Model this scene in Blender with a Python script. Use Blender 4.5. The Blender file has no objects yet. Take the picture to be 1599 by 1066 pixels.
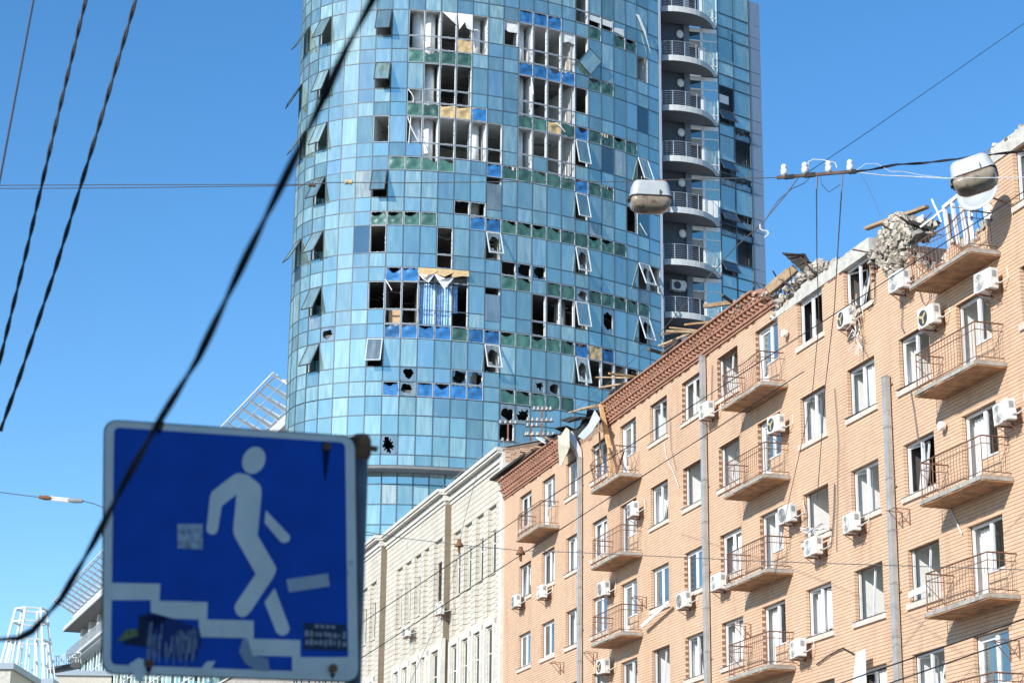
import bpy, math, random
import numpy as np
from mathutils import Vector, Matrix, noise
R = math.radians
random.seed(7)
scn = bpy.context.scene
col = scn.collection

# ------------------------------------------------------------------ camera
F_PX, PITCH, ROLL = 3300.0, R(16.55), R(.6)
Fv = Vector((0, math.cos(PITCH), math.sin(PITCH)))
Uv = Vector((0, -math.sin(PITCH), math.cos(PITCH)))
Rv = Vector((1, 0, 0))
R2 = Rv * math.cos(ROLL) + Uv * math.sin(ROLL)
U2 = Uv * math.cos(ROLL) - Rv * math.sin(ROLL)
cd = bpy.data.cameras.new('camera'); cam = bpy.data.objects.new('camera', cd); col.objects.link(cam)
cam.matrix_world = Matrix(((R2.x, U2.x, -Fv.x, 0), (R2.y, U2.y, -Fv.y, 0), (R2.z, U2.z, -Fv.z, 0), (0, 0, 0, 1)))
cd.sensor_width = 36; cd.lens = F_PX / 1599 * 36
cd.clip_start = .1; cd.clip_end = 6000
cd.dof.use_dof = True; cd.dof.focus_distance = 88; cd.dof.aperture_fstop = 6.6
scn.camera = cam
# ------------------------------------------------------------------ sky and sun
SUN_TO = Vector((-.705 * .877, -.791 * .877, .48)).normalized()
W = bpy.data.worlds.new('World'); scn.world = W; W.use_nodes = True
nt = W.node_tree; bg = nt.nodes['Background']
sk = nt.nodes.new('ShaderNodeTexSky'); sk.sky_type = 'NISHITA'; sk.sun_disc = False
sk.sun_elevation = R(28.7); sk.sun_rotation = R(180 + 41.7)
sk.air_density = 1.0; sk.dust_density = .12; sk.ozone_density = 3.0; sk.altitude = 150
hs = nt.nodes.new('ShaderNodeHueSaturation'); hs.inputs['Saturation'].default_value = 1.26
nt.links.new(sk.outputs[0], hs.inputs['Color']); nt.links.new(hs.outputs[0], bg.inputs[0]); bg.inputs[1].default_value = .147
sl = bpy.data.lights.new('sun', 'SUN'); so = bpy.data.objects.new('sun', sl); col.objects.link(so)
sl.energy = 4.3; sl.angle = R(.5); sl.color = (1, .95, .87)
so.rotation_euler = SUN_TO.to_track_quat('Z', 'Y').to_euler()
so.location = (-30, -35, 60)
vs = scn.view_settings
vs.view_transform = 'Standard'; vs.look = 'None'; vs.gamma = 1; vs.exposure = .45; vs.use_curve_mapping = False

# ------------------------------------------------------------------ helpers
def ray(x, y):
    return Fv * F_PX + R2 * (x - 799.5) - U2 * (y - 533)
def at(x, y, Y):
    r = ray(x, y); return r * (Y / r.y)
AZ = R(-16.4); FD = 27.0                     # brick street front: direction and distance
E_ = Vector((math.sin(AZ), math.cos(AZ), 0)); M_ = Vector((math.cos(AZ), -math.sin(AZ), 0))
def uz(x, y, out=0.0):
    r = ray(x, y); s = (FD - out) / r.dot(M_); return Vector((r.dot(E_) * s, out, r.z * s))
FROT = math.atan2(E_.y, E_.x)
def fw(u, out, z):
    return E_ * u + M_ * (FD - out) + Vector((0, 0, z))

class MB:
    def __init__(s): s.v = []; s.f = []
    def add(s, vs, fs):
        n = len(s.v); s.v += [tuple(v) for v in vs]; s.f += [tuple(i + n for i in f) for f in fs]; return s
    def box(s, x0, x1, y0, y1, z0, z1):
        return s.add([(x0,y0,z0),(x1,y0,z0),(x1,y1,z0),(x0,y1,z0),(x0,y0,z1),(x1,y0,z1),(x1,y1,z1),(x0,y1,z1)],
            [(0,3,2,1),(4,5,6,7),(0,1,5,4),(1,2,6,5),(2,3,7,6),(3,0,4,7)])
    def bar(s, a, b, w, h=None, up=(0,0,1)):          # rectangular bar from a to b
        a = Vector(a); b = Vector(b); h = h or w; d = (b - a)
        if d.length < 1e-6: return s
        d.normalize(); up = Vector(up)
        if abs(d.dot(up)) > .98: up = Vector((1,0,0))
        x = d.cross(up).normalized() * w / 2; y = d.cross(x).normalized() * h / 2
        return s.add([a-x-y, a+x-y, a+x+y, a-x+y, b-x-y, b+x-y, b+x+y, b-x+y],
            [(0,3,2,1),(4,5,6,7),(0,1,5,4),(1,2,6,5),(2,3,7,6),(3,0,4,7)])
    def tube(s, pts, r, n=6):
        pts = [Vector(p) for p in pts]; rings = []; m = len(pts)
        for i, p in enumerate(pts):
            d = (pts[min(i+1, m-1)] - pts[max(i-1, 0)]).normalized()
            up = Vector((0,0,1)) if abs(d.z) < .9 else Vector((1,0,0))
            x = d.cross(up).normalized(); y = d.cross(x)
            rr = r[i] if isinstance(r, (list, tuple)) else r
            rings.append([p + (x*math.cos(2*math.pi*k/n) + y*math.sin(2*math.pi*k/n)) * rr for k in range(n)])
        vs = [v for g in rings for v in g]; fs = []
        for i in range(m-1):
            for k in range(n): fs.append((i*n+k, i*n+(k+1)%n, (i+1)*n+(k+1)%n, (i+1)*n+k))
        fs.append(tuple(range(n))[::-1]); fs.append(tuple((m-1)*n+k for k in range(n)))
        return s.add(vs, fs)
    def quad(s, a, b, c, d): return s.add([a,b,c,d], [(0,1,2,3)])
    def prism(s, poly, f0, f1):                       # poly list of 2d, f0/f1 map 2d to 3d front/back
        n = len(poly); a = [f0(p) for p in poly]; b = [f1(p) for p in poly]
        return s.add(a + b, [tuple(range(n)), tuple(range(2*n-1, n-1, -1))] + [(i, (i+1) % n + 0, (i+1) % n + n, i + n)[::-1] for i in range(n)])
    def loft(s, rings, cap=True):
        n = len(rings[0]); fs = []
        for i in range(len(rings)-1):
            for k in range(n): fs.append((i*n+k, i*n+(k+1)%n, (i+1)*n+(k+1)%n, (i+1)*n+k))
        if cap: fs.append(tuple(range(n))[::-1]); fs.append(tuple((len(rings)-1)*n+k for k in range(n)))
        return s.add([v for g in rings for v in g], fs)
    def rock(s, c, r, seed):
        rs = random.Random(seed); c = Vector(c)
        vs = [(-1,-1,-1),(1,-1,-1),(1,1,-1),(-1,1,-1),(-1,-1,1),(1,-1,1),(1,1,1),(-1,1,1)]
        q = Matrix.Rotation(rs.uniform(0,6.28), 3, Vector((rs.gauss(0,1), rs.gauss(0,1), rs.gauss(0,1))).normalized())
        vs = [c + q @ (Vector([a * rs.uniform(.35, 1) for a in v]) * r) for v in vs]
        return s.add(vs, [(0,3,2,1),(4,5,6,7),(0,1,5,4),(1,2,6,5),(2,3,7,6),(3,0,4,7)])
    def mesh(s, name, mat, smooth=False):
        me = bpy.data.meshes.new(name); me.from_pydata(s.v, [], s.f)
        for mm in (mat if isinstance(mat, (list, tuple)) else [mat]): me.materials.append(mm)
        if smooth: me.polygons.foreach_set('use_smooth', [True] * len(me.polygons))
        me.update(); return me
    def build(s, name, mat, parent=None, smooth=False):
        if parent is None:                            # put the origin at the base of a top-level mesh
            vs_ = np.array(s.v); c = vs_.mean(0); c[2] = vs_[:, 2].min()
            s.v = [tuple(v) for v in (vs_ - c)]
            o = link(name, s.mesh(name, mat, smooth)); o.location = c
            return o
        return link(name, s.mesh(name, mat, smooth), parent)
def link(name, me, parent=None, loc=None, rz=None):
    o = bpy.data.objects.new(name, me); col.objects.link(o)
    if parent: o.parent = parent
    if loc is not None: o.location = loc
    if rz is not None: o.rotation_euler = (0, 0, rz)
    return o
def tag(o, label, cat, group=None):
    o['label'] = label; o['category'] = cat
    if group: o['group'] = group
    return o
def thing(name, loc, label, cat, group=None, rz=0):
    o = link(name, None, None, loc, rz); o.empty_display_size = .3
    return tag(o, label, cat, group)

# ------------------------------------------------------------------ materials
def mat(name, c, rough=.6, metal=0, var=.12, scale=4, rnd=0, bump=0, stain=None, spec=.5, detail=5, streak=None):
    m = bpy.data.materials.new(name); m.use_nodes = True; N = m.node_tree; n = N.nodes; l = N.links
    b = n['Principled BSDF']; b.inputs['Roughness'].default_value = rough; b.inputs['Metallic'].default_value = metal
    b.inputs['Specular IOR Level'].default_value = spec
    tc = n.new('ShaderNodeTexCoord'); nz = n.new('ShaderNodeTexNoise'); nz.inputs['Scale'].default_value = scale; nz.inputs['Detail'].default_value = detail
    l.new(tc.outputs['Object'], nz.inputs['Vector'])
    mr = n.new('ShaderNodeMapRange'); mr.inputs['To Min'].default_value = 1 - var; mr.inputs['To Max'].default_value = 1 + var
    mr.inputs['From Min'].default_value = .3; mr.inputs['From Max'].default_value = .7
    l.new(nz.outputs['Fac'], mr.inputs['Value']); val = mr.outputs[0]
    if rnd:
        g = n.new('ShaderNodeNewGeometry'); oi = n.new('ShaderNodeObjectInfo'); a = n.new('ShaderNodeMath'); a.operation = 'ADD'
        l.new(g.outputs['Random Per Island'], a.inputs[0]); l.new(oi.outputs['Random'], a.inputs[1])
        fr = n.new('ShaderNodeMath'); fr.operation = 'FRACT'; l.new(a.outputs[0], fr.inputs[0])
        m2 = n.new('ShaderNodeMapRange'); m2.inputs['To Min'].default_value = 1 - rnd; m2.inputs['To Max'].default_value = 1 + rnd
        l.new(fr.outputs[0], m2.inputs['Value'])
        mu = n.new('ShaderNodeMath'); mu.operation = 'MULTIPLY'; l.new(val, mu.inputs[0]); l.new(m2.outputs[0], mu.inputs[1]); val = mu.outputs[0]
    vm = n.new('ShaderNodeVectorMath'); vm.operation = 'SCALE'; vm.inputs[0].default_value = c
    l.new(val, vm.inputs['Scale']); cur = vm.outputs[0]
    if stain:                                          # (colour, scale, threshold, strength)
        sc, ss, th, st = stain
        n2 = n.new('ShaderNodeTexNoise'); n2.inputs['Scale'].default_value = ss; n2.inputs['Detail'].default_value = 6; n2.inputs['Roughness'].default_value = .65
        l.new(tc.outputs['Object'], n2.inputs['Vector'])
        rp = n.new('ShaderNodeMapRange'); rp.inputs['From Min'].default_value = th; rp.inputs['From Max'].default_value = th + .12; rp.inputs['To Max'].default_value = st
        l.new(n2.outputs['Fac'], rp.inputs['Value'])
        mx = n.new('ShaderNodeMix'); mx.data_type = 'RGBA'; l.new(rp.outputs[0], mx.inputs['Factor'])
        l.new(cur, mx.inputs['A']); mx.inputs['B'].default_value = (*sc, 1); cur = mx.outputs['Result']
    if streak:                                         # (colour, threshold, strength): rain and soot runs, in world space
        gp = n.new('ShaderNodeNewGeometry'); mpn = n.new('ShaderNodeMapping'); mpn.inputs['Scale'].default_value = (1.1, 1.1, .16)
        l.new(gp.outputs['Position'], mpn.inputs['Vector']); n3 = n.new('ShaderNodeTexNoise'); n3.inputs['Scale'].default_value = 1.0; n3.inputs['Detail'].default_value = 7; n3.inputs['Roughness'].default_value = .7
        l.new(mpn.outputs[0], n3.inputs['Vector']); r3 = n.new('ShaderNodeMapRange'); r3.inputs['From Min'].default_value = streak[1]; r3.inputs['From Max'].default_value = streak[1] + .22; r3.inputs['To Max'].default_value = streak[2]
        l.new(n3.outputs['Fac'], r3.inputs['Value']); m3 = n.new('ShaderNodeMix'); m3.data_type = 'RGBA'; l.new(r3.outputs[0], m3.inputs['Factor']); l.new(cur, m3.inputs['A']); m3.inputs['B'].default_value = (*streak[0], 1); cur = m3.outputs['Result']
    l.new(cur, b.inputs['Base Color'])
    if bump:
        bp = n.new('ShaderNodeBump'); bp.inputs['Strength'].default_value = bump; bp.inputs['Distance'].default_value = .03
        l.new(nz.outputs['Fac'], bp.inputs['Height']); l.new(bp.outputs[0], b.inputs['Normal'])
    return m
def glassmat(name, tint, trans, refl, dirt=.06, var=.25, rough=.01, dirtc=(.55, .66, .7), tint2=None):
    m = bpy.data.materials.new(name); m.use_nodes = True; N = m.node_tree; n = N.nodes; l = N.links
    n.remove(n['Principled BSDF']); out = n['Material Output']
    gl = n.new('ShaderNodeBsdfGlossy'); gl.inputs['Roughness'].default_value = rough
    tr = n.new('ShaderNodeBsdfTransparent'); tr.inputs[0].default_value = (*trans, 1)
    df = n.new('ShaderNodeBsdfDiffuse'); df.inputs[0].default_value = (*dirtc, 1)
    oi = n.new('ShaderNodeObjectInfo')
    def rnd(k):                                        # several random values per object
        a = n.new('ShaderNodeMath'); a.operation = 'MULTIPLY'; a.inputs[1].default_value = k; l.new(oi.outputs['Random'], a.inputs[0])
        f = n.new('ShaderNodeMath'); f.operation = 'FRACT'; l.new(a.outputs[0], f.inputs[0]); return f.outputs[0]
    def rng(v, a, b):
        r = n.new('ShaderNodeMapRange'); r.inputs['To Min'].default_value = a; r.inputs['To Max'].default_value = b; l.new(v, r.inputs['Value']); return r.outputs[0]
    mc = n.new('ShaderNodeMix'); mc.data_type = 'RGBA'; l.new(rnd(17.3), mc.inputs['Factor']); mc.inputs['A'].default_value = (*tint, 1); mc.inputs['B'].default_value = (*(tint2 or tint), 1)
    vm = n.new('ShaderNodeVectorMath'); vm.operation = 'SCALE'; l.new(mc.outputs['Result'], vm.inputs[0]); l.new(rng(rnd(5.7), 1 - var, 1 + var * .7), vm.inputs['Scale']); l.new(vm.outputs[0], gl.inputs[0])
    tc = n.new('ShaderNodeTexCoord'); nz = n.new('ShaderNodeTexNoise'); nz.inputs['Scale'].default_value = 1.6; nz.inputs['Detail'].default_value = 7
    sc = n.new('ShaderNodeVectorMath'); sc.operation = 'SCALE'; sc.inputs[0].default_value = (37, 11, 23); l.new(oi.outputs['Random'], sc.inputs['Scale'])
    mp = n.new('ShaderNodeVectorMath'); mp.operation = 'MULTIPLY_ADD'; mp.inputs[1].default_value = (2.4, 1, .45); l.new(tc.outputs['Object'], mp.inputs[0]); l.new(sc.outputs[0], mp.inputs[2])
    l.new(mp.outputs[0], nz.inputs['Vector'])
    mx = n.new('ShaderNodeMixShader'); l.new(rng(rnd(11.1), refl - .1, refl + .12), mx.inputs[0]); l.new(tr.outputs[0], mx.inputs[1]); l.new(gl.outputs[0], mx.inputs[2])
    p2 = n.new('ShaderNodeMath'); p2.operation = 'POWER'; p2.inputs[1].default_value = 2.5; l.new(rnd(3.9), p2.inputs[0])
    d1 = rng(p2.outputs[0], dirt * .7, dirt * 2.0)
    d2 = n.new('ShaderNodeMapRange'); d2.inputs['From Min'].default_value = .4; d2.inputs['From Max'].default_value = .75; d2.inputs['To Min'].default_value = .75; d2.inputs['To Max'].default_value = 1.5; l.new(nz.outputs['Fac'], d2.inputs['Value'])
    d3 = n.new('ShaderNodeMath'); d3.operation = 'MULTIPLY'; l.new(d1, d3.inputs[0]); l.new(d2.outputs[0], d3.inputs[1])
    m3 = n.new('ShaderNodeMixShader'); l.new(d3.outputs[0], m3.inputs[0]); l.new(mx.outputs[0], m3.inputs[1]); l.new(df.outputs[0], m3.inputs[2])
    l.new(m3.outputs[0], out.inputs[0])
    return m
BRICK = mat('peach_brick', (.635, .425, .28), .85, var=.06, scale=.35, rnd=.06, stain=((.66, .5, .37), .8, .6, .5), streak=((.4, .25, .17), .52, .5))
REDB = mat('red_brick', (.37, .19, .125), .85, var=.1, scale=2, rnd=.14, streak=((.25, .13, .09), .5, .6))
MORTAR = mat('mortar', (.25, .135, .08), .95, var=.15, scale=3)
CONC = mat('concrete', (.36, .34, .3), .9, var=.25, scale=5, bump=.5, stain=((.2, .18, .15), 2.2, .55, .6))
PLASTER = mat('pale_concrete', (.52, .5, .45), .9, var=.2, scale=4, bump=.5, stain=((.3, .28, .25), 3, .58, .6))
SLABU = mat('balcony_concrete', (.46, .26, .14), .9, var=.3, scale=3.2, bump=.4, stain=((.17, .12, .08), 2.2, .52, .7))
RUST = mat('rusty_steel', (.2, .1, .06), .8, var=.35, scale=14)
PVC = mat('white_pvc', (.72, .72, .72), .35, var=.03)
ACW = mat('white_enamel', (.68, .67, .63), .4, var=.06, scale=3, stain=((.45, .38, .3), 4, .66, .5))
DARKP = mat('dark_plastic', (.05, .05, .055), .5)
GREYP = mat('grey_plastic', (.3, .31, .31), .5)
GALV = mat('galvanized_sheet', (.43, .42, .4), .5, metal=.3, var=.15, scale=3, stain=((.28, .24, .2), 2.5, .58, .55))
GALV2 = mat('pale_sheet', (.66, .68, .67), .4, metal=.25, var=.08, scale=2)
YSHEET = mat('stained_sheet', (.62, .57, .42), .5, var=.15, scale=2, stain=((.45, .24, .07), 1.3, .56, .85))
SILL = mat('pale_sill', (.62, .54, .46), .8, var=.1, scale=5, rnd=.06)
RUBM = mat('rubble', (.4, .36, .3), .95, var=.3, scale=9, rnd=.35, bump=.4)
WOOD = mat('splintered_wood', (.42, .29, .17), .8, var=.3, scale=6, rnd=.2)
OWOOD = mat('fresh_wood', (.6, .36, .16), .75, var=.2, scale=5)
DWOOD = mat('dark_wood', (.13, .085, .06), .85, var=.4, scale=6)
TAR = mat('tarred_roofing', (.035, .03, .027), .8, var=.4, scale=5)
CORE = mat('masonry_core', (.3, .2, .14), .95)
ROOMW = mat('white_room', (.84, .84, .82), .9, var=.05)
ROOMO = mat('olive_room', (.46, .4, .2), .9, var=.08)
ROOMG = mat('green_room', (.36, .42, .3), .9, var=.08)
ROOMD = mat('dark_room', (.1, .09, .085), .9, var=.2)
ROOMS = dict(w=ROOMW, o=ROOMO, g=ROOMG, d=ROOMD)
CURT = mat('white_curtain', (.78, .77, .74), .9, var=.06)
SGLASS = glassmat('old_window_glass', (.35, .4, .42), (.25, .27, .27), .3, dirt=.04, var=.3)
WGLASS = glassmat('window_glass', (.75, .82, .88), (.7, .78, .78), .32, dirt=.05, var=.2)
STONE = mat('cream_stone', (.57, .53, .45), .85, var=.08, scale=.6, rnd=.06, stain=((.42, .36, .27), .9, .58, .45), streak=((.4, .34, .25), .53, .5))
STONEJ = mat('stone_joint', (.2, .165, .115), .95)
TRIM = mat('stone_trim', (.62, .6, .54), .85, var=.12, scale=2, stain=((.35, .32, .28), 1.5, .58, .5))
ASPH = mat('asphalt', (.05, .05, .052), .9, var=.3, scale=2)
PAVE = mat('paving', (.24, .23, .22), .9, var=.2, scale=1)
BLACKC = mat('black_cable', (.012, .012, .014), .6)
GREYC = mat('grey_cable', (.1, .1, .105), .6)
BLUEC = mat('slate_cable', (.05, .07, .11), .5)
WHITEC = mat('white_cable', (.7, .7, .68), .6)
RPORC = mat('dusty_porcelain', (.5, .42, .36), .35, var=.2, scale=6)
PORC = mat('porcelain', (.82, .81, .78), .2, var=.04)
LAMPW = mat('lamp_enamel', (.43, .45, .45), .45, var=.06, scale=9, stain=((.35, .33, .3), 11, .63, .6))
LAMPG = mat('dirty_lamp_bowl', (.33, .27, .2), .22, var=.25, scale=5, stain=((.1, .055, .03), 3.2, .5, .9), spec=.7)
SBLUE = mat('sign_blue', (.003, .078, .43), .5, var=.1, scale=9, stain=((.01, .11, .38), 14, .66, .5), spec=.15)
SWHITE = mat('sign_white', (.86, .77, .66), .5, var=.07, scale=9, stain=((.2, .18, .16), 12, .62, .6))
SEDGE = mat('sign_edge', (.06, .05, .045), .8, var=.4, scale=20)
SMUD = mat('dark_grime', (.008, .022, .09), .9, spec=.1)
POLE = mat('painted_pole', (.16, .15, .15), .55, var=.3, scale=12)
RUSTC = mat('rusty_clamp', (.2, .09, .04), .85, var=.5, scale=30)
# tower
TG = glassmat('tower_glass', (.82, .97, .82), (.34, .52, .5), .6, dirt=.2, var=.15, rough=.01, dirtc=(.55, .76, .73), tint2=(.77, .9, .86))
TGD = glassmat('dark_tower_glass', (.46, .6, .58), (.12, .16, .2), .5, dirt=.03, var=.3)
TGP = glassmat('crazed_glass', (.7, .85, .85), (.3, .42, .42), .35, dirt=.24, var=.2, dirtc=(.7, .8, .76))
MULL = mat('slate_mullion', (.075, .11, .14), .5, var=.1)
POSTW = mat('white_post', (.8, .81, .81), .5, var=.08)
SASH = mat('dark_sash', (.06, .065, .07), .5)
SASHW = mat('pale_sash', (.62, .64, .64), .4)
GFILM = mat('green_film', (.055, .145, .12), .42, var=.2, scale=2, rnd=.35, stain=((.35, .45, .4), 6, .68, .7))
BFILM = mat('blue_film', (.03, .155, .37), .42, var=.2, scale=2, rnd=.3, stain=((.4, .55, .7), 6, .68, .7))
PLY = mat('plywood', (.56, .4, .2), .75, var=.2, scale=4)
CARD = mat('cardboard', (.55, .37, .2), .8, var=.1)
INW = mat('interior_white', (.7, .69, .66), .9, var=.08, scale=1.5)
IND = mat('interior_grey', (.17, .16, .15), .9, var=.3, scale=1.5)
INM = mat('interior_taupe', (.38, .35, .31), .9, var=.2, scale=1.5)
BCURT = mat('blue_curtain', (.36, .58, .82), .8, var=.35, scale=6)
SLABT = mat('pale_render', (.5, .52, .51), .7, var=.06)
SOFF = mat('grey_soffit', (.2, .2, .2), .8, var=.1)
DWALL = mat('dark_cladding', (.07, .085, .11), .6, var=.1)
SILV = mat('silver_cladding', (.36, .4, .44), .35, metal=.5, var=.05, rnd=.05)
STEEL = mat('white_steel', (.68, .69, .69), .4, var=.06)
RAIL = mat('steel_rail', (.55, .57, .58), .3, metal=.6)

# ------------------------------------------------------------------ the ground and street
def struct(o): o['kind'] = 'structure'; return o
g = MB().quad((-3000,-3000,-1.62), (3000,-3000,-1.62), (3000,3000,-1.62), (-3000,3000,-1.62)).build('ground', PAVE); struct(g)
rd = MB().quad(fw(-300, 20.5, -1.612), fw(700, 20.5, -1.612), fw(700, 5.5, -1.612), fw(-300, 5.5, -1.612)).build('road', ASPH); struct(rd)
for a, b in ((.05, 5.4), (20.6, 33)):
    k = MB()
    c = [fw(-300, a, 0), fw(700, a, 0), fw(700, b, 0), fw(-300, b, 0)]
    k.add([(p.x, p.y, -1.6) for p in c] + [(p.x, p.y, -1.47) for p in c], [(4,5,6,7),(0,1,5,4),(1,2,6,5),(2,3,7,6),(3,0,4,7)])
    struct(k.build('pavement', PAVE))

# ------------------------------------------------------------------ the brick apartment building (local frame: x along the street, y outwards, z up)
FBASE = M_ * FD
def ffr(name, label, cat, group=None, u=0, out=0, z=0):
    return thing(name, fw(u, out, z), label, cat, group, FROT)
bb = ffr('brick_building', 'long peach brick apartment building with blown out windows and a broken red cornice', 'building', u=0, out=0, z=-1.6)
ZO = 1.6                                               # local z = z + ZO
TOPS = [20.57, 17.38, 14.29, 11.29, 8.39]              # lintel height of each storey in view
U_R = lambda k: 47.25 + 3.43 * k
UEND, UBEG = 92.75, 38.0
op = []                                                # openings (u0,u1,z0,z1)
wins = []                                              # (k, storey, kind, style, room)
DOORK = {0, 4, 8}
WST = {  # style per (column, storey): c closed, o open, t twisted sash, r two panes one reflecting ; then room letter
 (-1,0):'tw',(-1,1):'cd',(-1,2):'cw',(-1,3):'cd',(-1,4):'ow',
 (0,1):'oo',(0,2):'to',(0,3):'tg',(0,4):'cd',
 (1,1):'to',(1,2):'td',(1,3):'og',(1,4):'tw',
 (2,0):'td',(2,1):'tw',(2,2):'cw',(2,3):'og',(2,4):'cd',
 (3,0):'cd',(3,1):'tw',(3,2):'ow',(3,3):'tg',(3,4):'ow',
 (4,0):'rw',(4,1):'cw',(4,2):'tw',(4,3):'tg',(4,4):'tw',
 (5,0):'oo',(5,1):'ow',(5,2):'cw',(5,3):'tg',(5,4):'tw',
 (6,0):'co',(6,1):'ow',(6,2):'cw',(6,3):'tg',(6,4):'cw',
 (7,0):'tw',(7,1):'tw',(7,2):'rw',(7,3):'ow',(7,4):'cw',
 (8,0):'rw',(8,1):'cw',(8,2):'rw',(8,3):'tg',(8,4):'cw',
 (9,0):'rw',(9,1):'cw',(9,2):'rw',(9,3):'og',(9,4):'cw',
 (10,0):'rw',(10,1):'cw',(10,2):'tw',(10,3):'cw',(10,4):'cw',
 (11,0):'rw',(11,1):'tw',(11,2):'rw',(11,3):'cw',(11,4):'cw',
 (12,0):'cw',(12,1):'tw',(12,2):'rw',(12,3):'cw',(12,4):'cw'}
for k in range(-2, 13):
    for s, zt in enumerate(TOPS):
        if (k, s) in ((0, 0), (1, 0)): continue
        u0 = U_R(k); u1 = u0 + 1.85
        door = k in DOORK or (k == 11 and s == 0)
        z0 = zt - (1.47 if not door else 2.3)
        st = WST.get((k, s), 'cw')
        if door:
            op.append((u0 + .85, u1, z0, zt)); op.append((u0, u0 + .85, zt - 1.36, zt))
            wins.append((u0, u1, z0, zt, 'door', st, k, s))
        else:
            op.append((u0, u1, z0, zt)); wins.append((u0, u1, z0, zt, 'win', st, k, s))
WALLTOP = 21.0
def wtop(u):
    if u < 46.9: return 21.0
    if u < 50.6: return 18.95 + .25 * math.sin(u * 3.1)
    if u < 51.7: return 18.95 + (u - 50.6) * .6 + .1 * math.sin(u * 9)
    if u < 54.05: return 19.55 + .35 * math.sin(u * 2.6 + 1) 
    if u < 59.6: return 20.57
    if u < 61.4: return 20.75 + .12 * math.sin(u * 7)
    return 21.0
# backing sheet of mortar with the openings cut out, and their reveals
us = sorted({UBEG, UEND} | {v for o in op for v in (o[0] - .012, o[1] + .012)} | set(np.arange(46.9, 61.6, .3)))
us = [u for u in us if UBEG <= u <= UEND]
zsx = sorted({-1.6, 5.0} | {v for o in op for v in (o[2] - .012, o[3] + .012)} | {18.2, 18.9, 19.2, 19.6, 19.9, 20.2, 20.57, 20.75, 21.0})
mb = MB(); ry = -.26
for i in range(len(us) - 1):
    for j in range(len(zsx) - 1):
        uc = (us[i] + us[i+1]) / 2; zc = (zsx[j] + zsx[j+1]) / 2
        if zc > wtop(uc): continue
        if any(o[0] - .012 < uc < o[1] + .012 and o[2] - .012 < zc < o[3] + .012 for o in op): continue
        mb.quad((us[i], -.0085, zsx[j] + ZO), (us[i], -.0085, zsx[j+1] + ZO), (us[i+1], -.0085, zsx[j+1] + ZO), (us[i+1], -.0085, zsx[j] + ZO))
for (a, b, c, d) in op:
    dr_ = d - c > 2; wn_ = any(abs(o[0] - b) < .001 and o[3] == d for o in op); da = d - 1.372 if dr_ else d + .012
    a -= .012; b += .012; c -= .012; d += .012
    mb.quad((a, -.011, c+ZO), (a, ry, c+ZO), (a, ry, da+ZO), (a, -.011, da+ZO))
    if not wn_: mb.quad((b, -.011, c+ZO), (b, -.011, d+ZO), (b, ry, d+ZO), (b, ry, c+ZO))
    mb.quad((a, -.011, d+ZO), (a, ry, d+ZO), (b, ry, d+ZO), (b, -.011, d+ZO)); mb.quad((a, -.011, c+ZO), (b, -.011, c+ZO), (b, ry, c+ZO), (a, ry, c+ZO))
mb.build('wall', MORTAR, bb)
# bricks, course by course
CH, CL = .1, .275
bricks = []
rb = random.Random(3)
nz_ = int((21.0 - 6.0) / CH)
for c in range(nz_):
    z = 6.0 + c * CH; zc = z + CH / 2
    cuts = sorted([(o[0], o[1]) for o in op if o[2] < zc < o[3]])
    segs = []; x = 43.2
    for a, b in cuts:
        if a > x: segs.append((x, a))
        x = max(x, b)
    segs.append((x, UEND))
    for a, b in segs:
        p = math.floor(a / CL) * CL + (CL / 2 if c % 2 else 0)
        if p > a: p -= CL
        while p < b:
            q0 = max(p, a); q1 = min(p + CL - .008, b)
            if q1 - q0 > .03 and zc < wtop((q0 + q1) / 2) - rb.random() * .08:
                pr = rb.uniform(-.0045, -.001)
                bricks.append((q0, q1, z, z + CH - .0155, pr))
            p += CL
bricks.sort(key=lambda b: b[0] + (0 if 8.6 < b[2] < 20.6 and b[0] > 45.6 else 1000))
ub = MB(); ub.box(0, 1, -.115, 0, 0, 1); ub.f = ub.f[0:2] + [ub.f[3], ub.f[4], ub.f[5]]
ubm = ub.mesh('brick', BRICK)
for (a, b, z, z1, pr) in bricks[:300]:
    o = link('brick', ubm, bb, (a, pr, z + ZO)); o.scale = (b - a, 1, z1 - z)
def box_array(name, arr, mat_, parent):                # arr rows x0,x1,y0,y1,z0,z1 ; five faces each, back left open
    A = np.array(arr, float); n = len(A)
    idx = [(0,2,4),(1,2,4),(1,3,4),(0,3,4),(0,2,5),(1,2,5),(1,3,5),(0,3,5)]
    V = np.stack([A[:, list(i)] for i in idx], 1).reshape(-1, 3)
    Fq = np.array([(0,3,2,1),(4,5,6,7),(1,2,6,5),(2,3,7,6),(3,0,4,7)])
    Fa = (Fq[None] + (np.arange(n) * 8)[:, None, None]).reshape(-1, 4)
    me = bpy.data.meshes.new(name); me.vertices.add(len(V)); me.vertices.foreach_set('co', V.ravel())
    me.loops.add(Fa.size); me.loops.foreach_set('vertex_index', Fa.ravel().astype(np.int32))
    me.polygons.add(len(Fa)); me.polygons.foreach_set('loop_start', np.arange(len(Fa), dtype=np.int32) * 4)
    me.polygons.foreach_set('use_smooth', [False] * len(Fa)); me.materials.append(mat_); me.update(calc_edges=True); me.validate()
    o = link(name, me, parent); o['kind'] = 'stuff'; return o
box_array('brickwork', [(a, b, -.115, pr, z + ZO, z1 + ZO) for (a, b, z, z1, pr) in bricks[300:]], BRICK, bb)
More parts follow.
